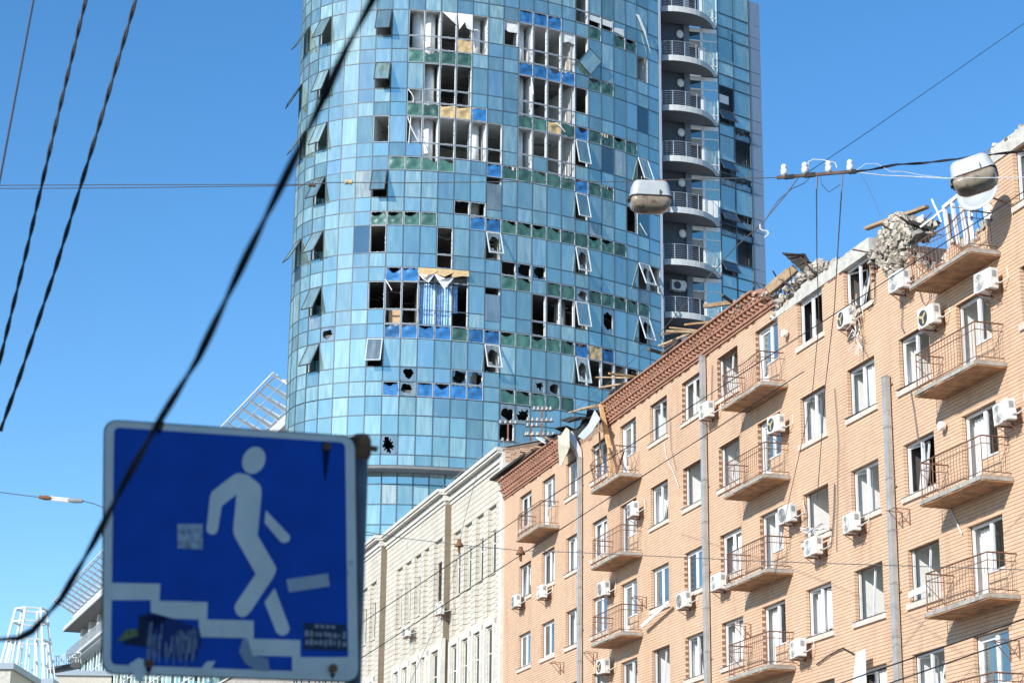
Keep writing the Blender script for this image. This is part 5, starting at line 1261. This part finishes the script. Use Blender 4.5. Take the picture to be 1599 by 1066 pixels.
for k in range(6):
    for q in (.33, .67):
        a = Vector(hexp(k, -1)).lerp(Vector(hexp(k + 1, -1)), q); b = Vector(hexp(k, hb[2])).lerp(Vector(hexp(k + 1, hb[2])), q); m = MB(); m.bar(a, b, .13); m.build('upright', STEEL, lt)
    m = MB(); m.bar(hexp(k, hb[1]), Vector(hexp(k, hb[1])).lerp(Vector(hexp(k + 1, hb[1])), .33), .12); m.build('rung', STEEL, lt)
def far_block(x0, x1, y, Y, dy, h, label, matx, name='far_building'):
    a = at(x0, y, Y); b = at(x1, y, Y); t_ = thing(name, Vector(((a.x + b.x)/2, Y + dy/2, -1.6)), label, 'building'); w = (b.x - a.x) / 2
    m = MB(); m.box(-w, w, -dy/2, dy/2, 0, a.z + 1.6 - .5); m.build('wall', matx, t_); m = MB(); m.box(-w - .25, w + .25, -dy/2 - .25, dy/2 + .25, a.z + 1.6 - .5, a.z + 1.6); m.build('parapet', SILV, t_); return t_
far_block(-30, 80, 1058, 190, 22, 0, 'low grey roof edge carrying the lattice tower', PLASTER)
far_block(-30, 18, 1034, 172, 10, 0, 'pale concrete stair house at the bottom left corner', PLASTER)
t_ = far_block(90, 175, 1046, 215, 14, 0, 'pale low building with a grey lean-to roof, left of the road sign', mat('beige_render', (.5, .46, .4), .85))
br = thing('footbridge', at(78, 1032, 205), 'dark railed gangway between lattice tower and podium', 'gangway')
m = MB(); p0 = Vector((0, 0, -.9)); p1 = at(126, 1038, 205) - br.location; m.bar(p0, p1, 1.0, .5); m.build('deck', DARKP, br)
m = MB()
for i in range(14): q = p0.lerp(p1, i / 13); m.bar(q, q + Vector((0, -.4, 1.2)), .07)
m.bar(p0 + Vector((0, -.4, 1.2)), p1 + Vector((0, -.4, 1.2)), .08); m.bar(p0 + Vector((0, -.4, .8)), p1 + Vector((0, -.4, .8)), .05); m.build('railing', STEEL, br)

# ------------------------------------------------------------------ unseen building added behind the camera, sized so its shade covers the sign
ob = thing('sign_shade_building', fw(-16, 36, -1.6), 'plain unseen building added across the street behind the viewpoint to shade the road sign', 'building', rz=FROT)
m = MB(); m.box(-20, 19, 0, 12, 0, 13.4); m.build('wall', mat('ochre_render', (.45, .4, .32), .85, var=.1, scale=1), ob)
m = MB(); m.box(-20.2, 19.2, -.3, 12.2, 13.4, 13.8); m.build('cornice', TRIM, ob)
wm2 = MB(); rect_frame(wm2, -.7, .7, 0, 1.8, -.0, .08, .08); wm2.box(-.04, .04, -.08, 0, 0, 1.8); wmm = wm2.mesh('window', PVC); wpm = MB().box(-.64, .64, -.05, -.04, .06, 1.74).mesh('pane', TGD)
for i in range(9):
    for f_ in range(4): o = link('window', wmm, ob, (-17.5 + i * 4.2, -.01, 1.2 + f_ * 3.1), math.pi); link('pane', wpm, o)

# ------------------------------------------------------------------ road sign in the foreground
SPH = R(16.6)
rsn = thing('road_sign', Vector((-1.161, 5.86, 1.494)), 'blue square underpass sign with white walking figure and steps, on a grey pole', 'road sign', rz=SPH)
def rnd_quad(c, r_, n=6):
    out = []; c = [Vector((p[0], p[1])) for p in c]
    for i in range(4):
        p, a, b = c[i], c[i - 1], c[(i + 1) % 4]; da = (a - p).normalized(); db = (b - p).normalized(); s, e_ = p + da * r_, p + db * r_
        for q in range(n + 1): t = q / n; out.append(((1-t)**2 * s + 2*t*(1-t) * p + t*t * e_)[:])
    return out
def flat(name, poly, y, th, matx, parent=rsn):
    m = MB(); m.prism(poly, lambda p: (p[0], y, p[1]), lambda p: (p[0], y + th, p[1])); return m.build(name, matx, parent)
SO = [(0, 0), (.729, .01), (.763, -.707), (.039, -.717)]
flat('plate', rnd_quad([(-.004, .004), (.733, .014), (.767, -.711), (.035, -.721)], .045), .001, .004, SEDGE)
flat('white_border', rnd_quad(SO, .042), -.001, .002, SWHITE)
flat('blue_field', rnd_quad([(.0264, -.0187), (.7009, -.0093), (.7329, -.684), (.0598, -.6935)], .018), -.0016, .0006, SBLUE)
hd_ = [(.4325 + .0335 * math.cos(a) + .006 * math.sin(a), -.084 + .041 * math.sin(a)) for a in [2 * math.pi * i / 18 for i in range(18)]]
flat('figure_head', hd_, -.0028, .0012, SWHITE)
torso = [(.382,-.128),(.3929,-.1255),(.405,-.1265),(.4192,-.1293),(.4517,-.1534),(.4575,-.165),(.4591,-.1832),(.4533,-.3039),(.5085,-.389),(.5116,-.3971),(.5085,-.41),(.5031,-.4236),(.4442,-.522),(.4342,-.5344),(.4262,-.5402),(.4162,-.5412),(.406,-.536),(.3993,-.5254),(.3966,-.5146),(.4,-.503),(.4531,-.4155),(.3894,-.3148),(.3844,-.3048),(.382,-.2864),(.387,-.1884),(.3458,-.2253),(.3382,-.2968),(.333,-.3065),(.3228,-.3105),(.312,-.3075),(.3053,-.299),(.3111,-.1977),(.317,-.184),(.3746,-.1327)]
flat('figure_body', torso[::-1], -.0028, .0012, SWHITE)
flat('figure_arm', [(.4738,-.2289),(.5463,-.2977),(.548,-.306),(.5454,-.3147),(.5323,-.3211),(.521,-.3181),(.4716,-.2652)][::-1], -.0028, .0012, SWHITE)
flat('figure_leg', [(.5095,-.4528),(.5572,-.5642),(.556,-.575),(.5505,-.5828),(.5345,-.5888),(.5193,-.5794),(.4817,-.495)][::-1], -.0028, .0012, SWHITE)
flat('steps', [(.0406,-.4664),(.1832,-.46),(.1838,-.5086),(.3195,-.5044),(.3206,-.5538),(.4532,-.5494),(.4556,-.601),(.5896,-.5976),(.5915,-.6464),(.7389,-.639),(.7404,-.6865),(.5697,-.6911),(.5678,-.6454),(.4358,-.6492),(.435,-.5999),(.3014,-.6041),(.2967,-.5552),(.1623,-.5569),(.1594,-.5079),(.0437,-.5146)][::-1], -.0024, .0008, SWHITE)
flat('paper_strip', [(.5419,-.4264),(.6631,-.401),(.6697,-.438),(.5508,-.4629)][::-1], -.0034, .001, mat('paper', (.5, .5, .53), .8))
flat('paper_sticker', [(.222,-.2862),(.2934,-.2813),(.2972,-.3552),(.2258,-.3562)][::-1], -.0032, .001, mat('faded_sticker', (.42, .43, .47), .8, var=.45, scale=60))
flat('dark_sticker', [(.5996,-.5471),(.7208,-.5464),(.727,-.6212),(.6003,-.6241)][::-1], -.003, .0008, mat('dark_sticker', (.015, .03, .07), .7))
STK = mat('sticker_print', (.4, .37, .36), .8, var=.2, scale=50); rs = random.Random(6); m = MB()
for i in range(9):
    for r_ in range(2):
        x = .602 + i * .0137; z = -.613 + r_ * .024; m.box(x + rs.uniform(0, .003), x + rs.uniform(.007, .0125), -.0036, -.003, z + rs.uniform(0, .006), z + rs.uniform(.014, .022))
for i in range(4): m.box(.63 + i * .016, .641 + i * .016, -.0036, -.003, -.56, -.551)
m.build('sticker_print', STK, rsn)
m = MB()                                                # peeled sticker remains
flat('grime_patch', [(.15,-.54),(.22,-.555),(.3,-.58),(.31,-.62),(.29,-.67),(.2,-.665),(.16,-.64),(.15,-.59)], -.0026, .0008, mat('dark_smear', (.006, .03, .16), .8))
for i in range(85):
    x = .155 + .14 * rs.random(); z = -.60 - .06 * rs.random() + (x - .16) * -.05; m.box(x, x + rs.uniform(.001, .004), -.0036, -.003, z - rs.uniform(.0, .03), z + rs.uniform(.0, .05) - .01)
m.build('peeled_paper', mat('peeled_paper', (.3, .33, .4), .8), rsn)
flat('tattered_paper', [(.425,-.6),(.44,-.606),(.455,-.648),(.5,-.655),(.505,-.69),(.468,-.69),(.435,-.672),(.415,-.64)], -.0034, .001, mat('grey_paper', (.36, .38, .44), .8))
flat('grime_patch', [(.13,-.55),(.2,-.552),(.205,-.565),(.19,-.585),(.16,-.64),(.09,-.636),(.1,-.615),(.13,-.59)], -.0026, .0008, mat('scraped_paint', (.012, .018, .05), .8))
flat('sticker_scrap', [(.07,-.63),(.1,-.592),(.128,-.592),(.13,-.61),(.1,-.622)], -.0036, .001, mat('lime_scrap', (.16, .2, .07), .7, var=.5, scale=60))
flat('sticker_scrap', [(.305,-.7),(.325,-.672),(.35,-.67),(.33,-.705)], -.0036, .001, SWHITE)
for (x, z, r_, dr) in ((.155, -.003, .012, 0), (.645, -.027, .012, .07), (.165, -.686, .012, 0), (.687, -.674, .013, 0)):
    m = MB(); m.tube([(x, -.0015, z), (x, -.011, z)], r_, 10); m.build('bolt', RUSTC, rsn)
    flat('rust_stain', [(x - .013, z + .013), (x + .013, z + .012), (x + .006, z - .02 - dr * .7), (x, z - .03 - dr * 1.1), (x - .006, z - .02 - dr * .7)], -.0022, .0006, SMUD)
flat('torn_patch', [(.11,-.69),(.135,-.672),(.15,-.675),(.155,-.74),(.13,-.735)], -.004, .001, SWHITE)
m = MB(); m.tube([(.757, .035, -3.1), (.757, .035, -.02)], .0225, 18); m.build('pole', POLE, rsn, True)
m = MB(); m.loft([[(.757 + r_ * math.cos(q * .35), .035 + r_ * math.sin(q * .35), z) for q in range(18)] for r_, z in ((.0225, -.05), (.028, -.04), (.031, -.03), (.0305, .01), (.026, .02), (.022, .026))]); m.build('clamp', RUSTC, rsn)
m = MB(); m.bar((.775, .03, -.012), (.806, .03, -.014), .014); m.bar((.72, .02, .0), (.76, .03, .002), .02, .03); m.build('clamp_bolt', RUSTC, rsn)

# ------------------------------------------------------------------ street lamps, insulator crossarm and wires
def street_lamp(c, label, roll=0, pitch=0, yaw=0, sc=1.0):
    t = thing('street_lamp', c, label, 'street lamp', 'street lamps hung from a span wire')
    t.rotation_euler = (pitch, roll, yaw)
    def rr_(w, d, z, n=7, r_=.09):
        pts = []
        for sx, sy, a0 in ((1, 1, 0), (-1, 1, 90), (-1, -1, 180), (1, -1, 270)):
            for q in range(n): a = R(a0 + 90 * q / (n - 1)); pts.append(((sx * (w/2 - r_) + r_ * math.cos(a)) * sc, (sy * (d/2 - r_) + r_ * math.sin(a)) * sc, z * sc))
        return pts
    m = MB(); m.loft([rr_(.42, .26, .205), rr_(.46, .3, .2), rr_(.5, .33, .16), rr_(.55, .37, .0), rr_(.575, .39, -.005), rr_(.575, .39, -.02)]); m.build('housing', LAMPW, t, False)
    m = MB(); m.loft([rr_(.58, .395, -.02), rr_(.58, .395, -.032)]); m.build('gasket', DARKP, t)
    m = MB(); m.loft([rr_(.55, .37, -.033), rr_(.54, .365, -.09), rr_(.49, .33, -.15), rr_(.4, .27, -.19), rr_(.26, .18, -.205)]); o = m.build('bowl', LAMPG, t, True)
    m = MB(); m.box(.1*sc, .22*sc, -.04*sc, .04*sc, .2*sc, .26*sc); m.box(-.2*sc, -.05*sc, -.03*sc, .03*sc, .2*sc, .225*sc); m.build('clamp', RUSTC, t)
    m = MB(); m.box(.1*sc, .115*sc, -.205*sc, -.185*sc, -.02*sc, .05*sc); m.box(-.31*sc, -.28*sc, -.05*sc, .05*sc, -.05*sc, .0); m.build('latch', DARKP, t)
street_lamp(at(1015, 309, 27), 'white street lamp with dirty brown bowl hanging in front of the tower balconies', R(0), 0, R(6))
street_lamp(at(1521, 275, 25), 'tilted white street lamp with smoked bowl hanging near the leaning door', R(-14), R(-6), R(-18), 1.02)
def wire(name, pts, r_, label, matx=GREYC, cat='wire', grp=None, sag=0, n=10, twist=0):
    P_ = []
    for (a, b) in zip(pts[:-1], pts[1:]):
        for i in range(n):
            t = i / n; p = Vector(a).lerp(Vector(b), t); p.z -= sag * 4 * t * (1 - t); P_.append(p)
    P_.append(Vector(pts[-1])); m = MB()
    if twist:
        L = [0]
        for a, b in zip(P_[:-1], P_[1:]): L.append(L[-1] + (b - a).length)
        for ph in (0, math.pi):
            S_ = []
            for i in range(len(P_) - 1):
                d = (P_[i + 1] - P_[i]).normalized(); x = d.cross(Vector((0, 1, 0))).normalized(); y = Vector((0, 1, 0)); ns = max(2, int((L[i + 1] - L[i]) / twist * 8))
                for q in range(ns):
                    t = q / ns; a = (L[i] + (L[i + 1] - L[i]) * t) / twist * 2 * math.pi + ph; S_.append(P_[i].lerp(P_[i + 1], t) + x * r_ * .95 * math.cos(a) + y * r_ * .95 * math.sin(a))
            m.tube(S_, r_, 6)
    else: m.tube(P_, r_, 6)
    return tag(m.build(name, matx), label, cat, grp)
wire('cable', [at(x, y, Y) for x, y, Y in ((600, -40, 3.0), (582, 0, 3.05), (541, 76, 3.12), (495, 175, 3.22), (455, 258, 3.32), (385, 400, 3.5), (309, 560, 3.72), (247, 660, 3.88), (196, 750, 4.05), (147, 845, 4.22), (95, 935, 4.4), (50, 985, 4.5), (28, 996, 4.55), (-30, 1000, 4.6))], .0042, 'thick black twisted cable sweeping down in front of the road sign', BLACKC, 'cable', n=6, twist=.42)
wire('cable', [at(x, y, Y) for x, y, Y in ((140, -25, 11.2), (134, 0, 11), (88, 190, 11), (42, 390, 11), (0, 562, 11), (-10, 600, 11))], .0064, 'left one of two twisted black cables in the upper left sky', BLACKC, 'cable', n=4, twist=.3)
wire('cable', [at(x, y, Y) for x, y, Y in ((220, -25, 11.2), (212, 0, 11), (152, 205, 11), (85, 425, 11), (30, 590, 11), (-4, 685, 11))], .0068, 'right one of two twisted black cables in the upper left sky', BLACKC, 'cable', n=4, twist=.34)
wire('wire', [at(55, -15, 12), at(0, 278, 12), at(-8, 320, 12)], .008, 'thin smooth slate blue wire in the top left corner', BLUEC)
SW = 27
wire('span_wire', [at(-10, 289.5, SW), at(180, 288.5, SW), at(455, 288, SW), at(480, 288, SW)], .0065, 'upper of two level grey wires crossing the sky left of the tower', GREYC, 'wire', 'two level wires left of the tower')
wire('span_wire', [at(-10, 294.5, SW), at(180, 293.5, SW), at(455, 290, SW), at(480, 288, SW)], .0065, 'lower of two level grey wires crossing the sky left of the tower', GREYC, 'wire', 'two level wires left of the tower')
wire('span_wire', [at(480, 288, SW), at(520, 285, SW), at(640, 285.5, SW), at(800, 284, SW), at(985, 283.5, SW), at(1030, 281.5, SW), at(1110, 279, SW), at(1214, 277.5, SW)], .0065, 'grey span wire crossing the tower and carrying the street lamp', GREYC)
def spool(x, y, Y, w, r_, label, matx):
    c = at(x, y, Y); m = MB(); n = 12
    m.loft([[(dx, rr * math.cos(q * .5236), rr * math.sin(q * .5236)) for q in range(n)] for dx, rr in ((-w, .3 * r_), (-w * .9, r_), (-w * .35, r_), (-w * .3, .8 * r_), (w * .3, .8 * r_), (w * .35, r_), (w * .9, r_), (w, .3 * r_))])
    m.v = [tuple(Vector(v) + c) for v in m.v]; return tag(m.build('insulator', matx), label, 'insulator')
spool(487.5, 289, SW, .05, .03, 'small dark insulator on the span wire, left of the yellowish one', mat('brown_insulator', (.12, .075, .05), .4))
spool(544.5, 284.5, SW, .055, .036, 'small yellowish insulator on the span wire in front of the tower', mat('yellow_insulator', (.62, .46, .24), .4))
wire('wire', [at(-10, 767, 22), at(62, 776, 22)], .005, 'thin wire entering at the left edge above the pergola', GREYC)
wire('wire', [at(129, 782, 22), at(147, 786, 22), at(166, 794, 22), at(240, 830, 22)], .005, 'thin wire running behind the road sign from the white strain insulator', GREYC)
t = thing('strain_insulator', at(96, 779, 22), 'white twin rod strain insulator with metal caps, left of the road sign', 'insulator')
o_ = at(96, 779, 22); m = MB(); m.tube([at(78, 776, 22) - o_, at(108, 779, 22) - o_], .012, 6); m.tube([at(78, 779.5, 22) - o_, at(108, 782.5, 22) - o_], .012, 6); m.build('rod', PORC, t)
for a, b, mm_ in (((61, 775.5), (80, 778), RUSTC), ((106, 780.5), (129, 782), GREYP)):
    m = MB(); m.tube([at(*a, 22) - o_, at((a[0] + b[0]) / 2, (a[1] + b[1]) / 2, 22) - o_, at(*b, 22) - o_], [.018, .026, .02], 8); m.build('cap', mm_, t)
# crossarm with four white insulators
ca = thing('insulator_crossarm', at(1275, 270, 25.5), 'dark hanging crossarm with four white porcelain insulators against the sky', 'crossarm')
o_ = ca.location.copy(); L_ = lambda x, y, Y=25.5: at(x, y, Y) - o_
m = MB(); m.bar(L_(1213, 277.5), L_(1337, 267.5), .034, .038); m.build('bar', DWOOD, ca)
m = MB(); m.bar(L_(1225, 277), L_(1240, 275.6), .042, .05); m.bar(L_(1256, 274.5), L_(1273, 272.5), .044, .055); m.bar(L_(1325, 268.8), L_(1337, 267.8), .042, .05); m.build('binding', TAR, ca)
for (x, y) in ((1224.5, 275), (1257, 272), (1294, 270), (1327.5, 268)):
    b_ = L_(x, y); m = MB(); m.loft([[b_ + Vector((r_ * math.cos(q * .6283), r_ * math.sin(q * .6283), z)) for q in range(10)] for r_, z in ((.02, -.01), (.035, .02), (.043, .025), (.043, .085), (.03, .095), (.03, .105), (.038, .112), (.038, .138), (.022, .16))]); m.build('insulator', PORC, ca, True)
CY = 25.5
wire('wire', [at(1640, 10, 30), at(1599, 37, 29), at(1480, 120, 27.5), at(1360, 203, 26.5), at(1262, 269, 25.5)], .006, 'thin dark wire rising to the top right corner from the crossarm', BLUEC)
wire('wire', [at(1248, 275, CY), at(1228, 303, CY), at(1212, 322, CY), at(1190, 349, CY), at(1150, 384, 30), at(1090, 450, 40), at(1035, 515, 50), at(960, 590, 60), at(890, 645, 70)], .0085, 'grey wire dropping from the crossarm across the round balconies to the roof', GREYC)
wire('wire', [at(1266, 275, CY), at(1256, 286, CY), at(1236, 295, CY), at(1214, 314, CY), at(1192, 347, CY)], .006, 'slack blue grey wire looping below the left half of the crossarm', BLUEC)
wire('wire', [at(1187, 350, CY), at(1187, 357, CY), at(1191, 360, CY), at(1199, 361, CY), at(1200, 366, CY), at(1194, 371, CY)], .009, 'curled white cable end beside the tower edge', WHITEC)
wire('wire', [at(1276, 274, CY), at(1275, 296, CY)], .012, 'short dark sleeve hanging below the crossarm', BLUEC)
wire('wire', [at(1275, 296, CY), at(1275.5, 400, 32), at(1279, 500, 40), at(1268, 620, 46), at(1230, 790, 50), at(1205, 925, 52)], .008, 'pale vertical wire dropping from the crossarm to the brick wall', GREYC)
wire('wire', [at(1316, 268, CY), at(1314, 300, CY), at(1309, 380, 30), at(1303, 480, 38), at(1289, 600, 45), at(1276, 780, 50)], .009, 'dark blue vertical wire dropping from the right end of the crossarm', BLUEC)
wire('wire', [at(1280, 274, CY), at(1283, 288, CY), at(1294, 300, CY), at(1305, 293, CY), at(1312, 288, CY)], .005, 'thin slack loop between the two vertical wires', BLUEC)
wire('wire', [at(1336, 268, CY), at(1360, 265, CY), at(1400, 257, CY), at(1440, 255, CY), at(1490, 249, 25), at(1560, 240, 25), at(1620, 234, 25)], .0095, 'black bundled cable from the crossarm over the tilted street lamp', BLACKC, 'cable', twist=.9, n=4)
wire('wire', [at(1337, 269, CY), at(1380, 274, CY), at(1430, 276, CY), at(1480, 278.5, 24.6), at(1560, 277.5, 24.6), at(1620, 277, 24.6)], .006, 'pale wire running level in front of the tilted street lamp', WHITEC)
wire('wire', [at(1337, 266, CY), at(1352, 256, CY), at(1370, 256, CY), at(1390, 268, CY), at(1410, 268, CY), at(1440, 274, CY), at(1470, 277, CY)], .004, 'tangled thin pale wire between crossarm and tilted street lamp', WHITEC)
wire('wire', [at(1262, 268, CY), at(1262, 253, CY), at(1270, 249, CY), at(1285, 250, CY), at(1304, 254, CY), at(1307, 262, CY)], .006, 'white cable loop arching over the crossarm insulators', WHITEC)
wire('wire', [at(1345, 272, CY), at(1357, 295, CY), at(1368, 320, CY), at(1375, 338, CY)], .0025, 'hair thin wire hanging between crossarm and rubble', GREYC)
# tram wires across the fronts
wire('tram_wire', [at(1660, 262, 42), at(1599, 299, 43), at(1361, 453, 46), at(1207, 552, 49), at(1050, 653, 52), at(900, 749, 55), at(860, 775, 56), at(581, 961, 62), at(500, 1015, 64)], .012, 'upper long dark wire slanting down across the brick and stone fronts', BLACKC)
wire('tram_wire', [at(1255, 580, 46), at(1050, 713, 50), at(860, 836, 54), at(581, 1016, 60), at(480, 1080, 62)], .012, 'second long dark wire slanting just below the upper one', BLACKC)
wire('tram_wire', [at(1640, 938, 30), at(1599, 966, 30), at(1340, 1056, 34), at(1270, 1082, 35)], .011, 'dark slanting wire low on the right, above its twin', BLACKC)
wire('tram_wire', [at(1640, 980, 30), at(1564, 1005, 30), at(1389, 1066, 33), at(1330, 1086, 34)], .011, 'lowest dark slanting wire at the bottom right', BLACKC)
wire('tram_wire', [at(560, 828, 60), at(632, 840, 60), at(717, 850, 58), at(813, 859, 57), at(900, 862, 56), at(1200, 876, 50), at(1599, 889, 44), at(1660, 891, 43)], .011, 'thin nearly level grey span wire crossing both street fronts', GREYC)
for (x, y, Y, lab) in ((717, 848, 58, 'rusty bell shaped wire hanger in front of the cream stone building'), (813, 860, 57, 'rusty bell shaped wire hanger in front of the brick corner')):
    c = at(x, y, Y); t = thing('wire_hanger', c, lab, 'wire hanger'); k_ = .0185
    m = MB(); m.loft([[(r_ * math.cos(q * .5236), r_ * math.sin(q * .5236), z) for q in range(12)] for r_, z in ((.055, .12), (.06, .03), (.09, .0), (.13, -.07), (.125, -.09), (.04, -.1), (.04, -.2), (.02, -.28))]); m.build('bell', RUSTC, t, True)
    m = MB(); m.bar((-.05, 0, -.2), (.05, 0, -.28), .03); m.build('clip', RUST, t)
for pts, lab in (([(717, 862), (700, 930), (665, 1010), (640, 1066)], 'thin wire falling from the left bell hanger down the stone front'), ([(745, 740), (728, 800), (717, 848)], 'thin wire rising above the left bell hanger'),):
    wire('wire', [at(x, y, 58) for x, y in pts], .008, lab, GREYC)
# slack cables pinned to the brick wall
def wallwire(pts, label, r_=.012, matx=GREYC): wire('wall_cable', [fw(*uz(x, y, .05)) for x, y in pts], r_, label, matx, 'cable', n=4)
wallwire([(1303, 606), (1309, 690), (1308, 740), (1306, 860)], 'dark cable hanging straight between two white windows, left of the nearer duct')
wallwire([(1409, 470), (1408, 510), (1412, 520)], 'short dark cable below the topmost right air conditioner', .014)
wallwire([(1436, 455), (1440, 470), (1446, 478), (1451, 470), (1452, 455)], 'drooping loop of dark cable above the torn yellow fan unit', .014)
wallwire([(1363, 395), (1366, 440), (1366, 470), (1355, 484)], 'black cable looping round the debris draped window', .016, BLACKC)
wallwire([(1112, 570), (1111, 625)], 'dark cable beside the top of the middle duct', .016)
wallwire([(1303, 755), (1302, 800), (1299, 845), (1290, 858)], 'cable dropping beside the window with broken white strips', .02)
wallwire([(1037, 690), (1040, 712), (1052, 738), (1060, 760)], 'white slack cable right of the top left balcony', .013, WHITEC)
wallwire([(1046, 650), (1048, 700), (1056, 735)], 'thin dark cable right of a top window left of the middle duct', .01)
wallwire([(1145, 745), (1150, 700), (1160, 660)], 'thin dark cable beside the shadow of the top middle balcony', .01)
wallwire([(1419, 595), (1427, 640), (1434, 690)], 'thin grey cable crossing a sill left of the second right balcony', .014)
wallwire([(1275, 1037), (1295, 1022), (1316, 1011), (1333, 1020)], 'black knotted cable near the lowest air conditioner', .02, BLACKC)
wallwire([(1465, 770), (1484, 795), (1502, 833)], 'pale taut rope under the third right balcony', .02, WHITEC)
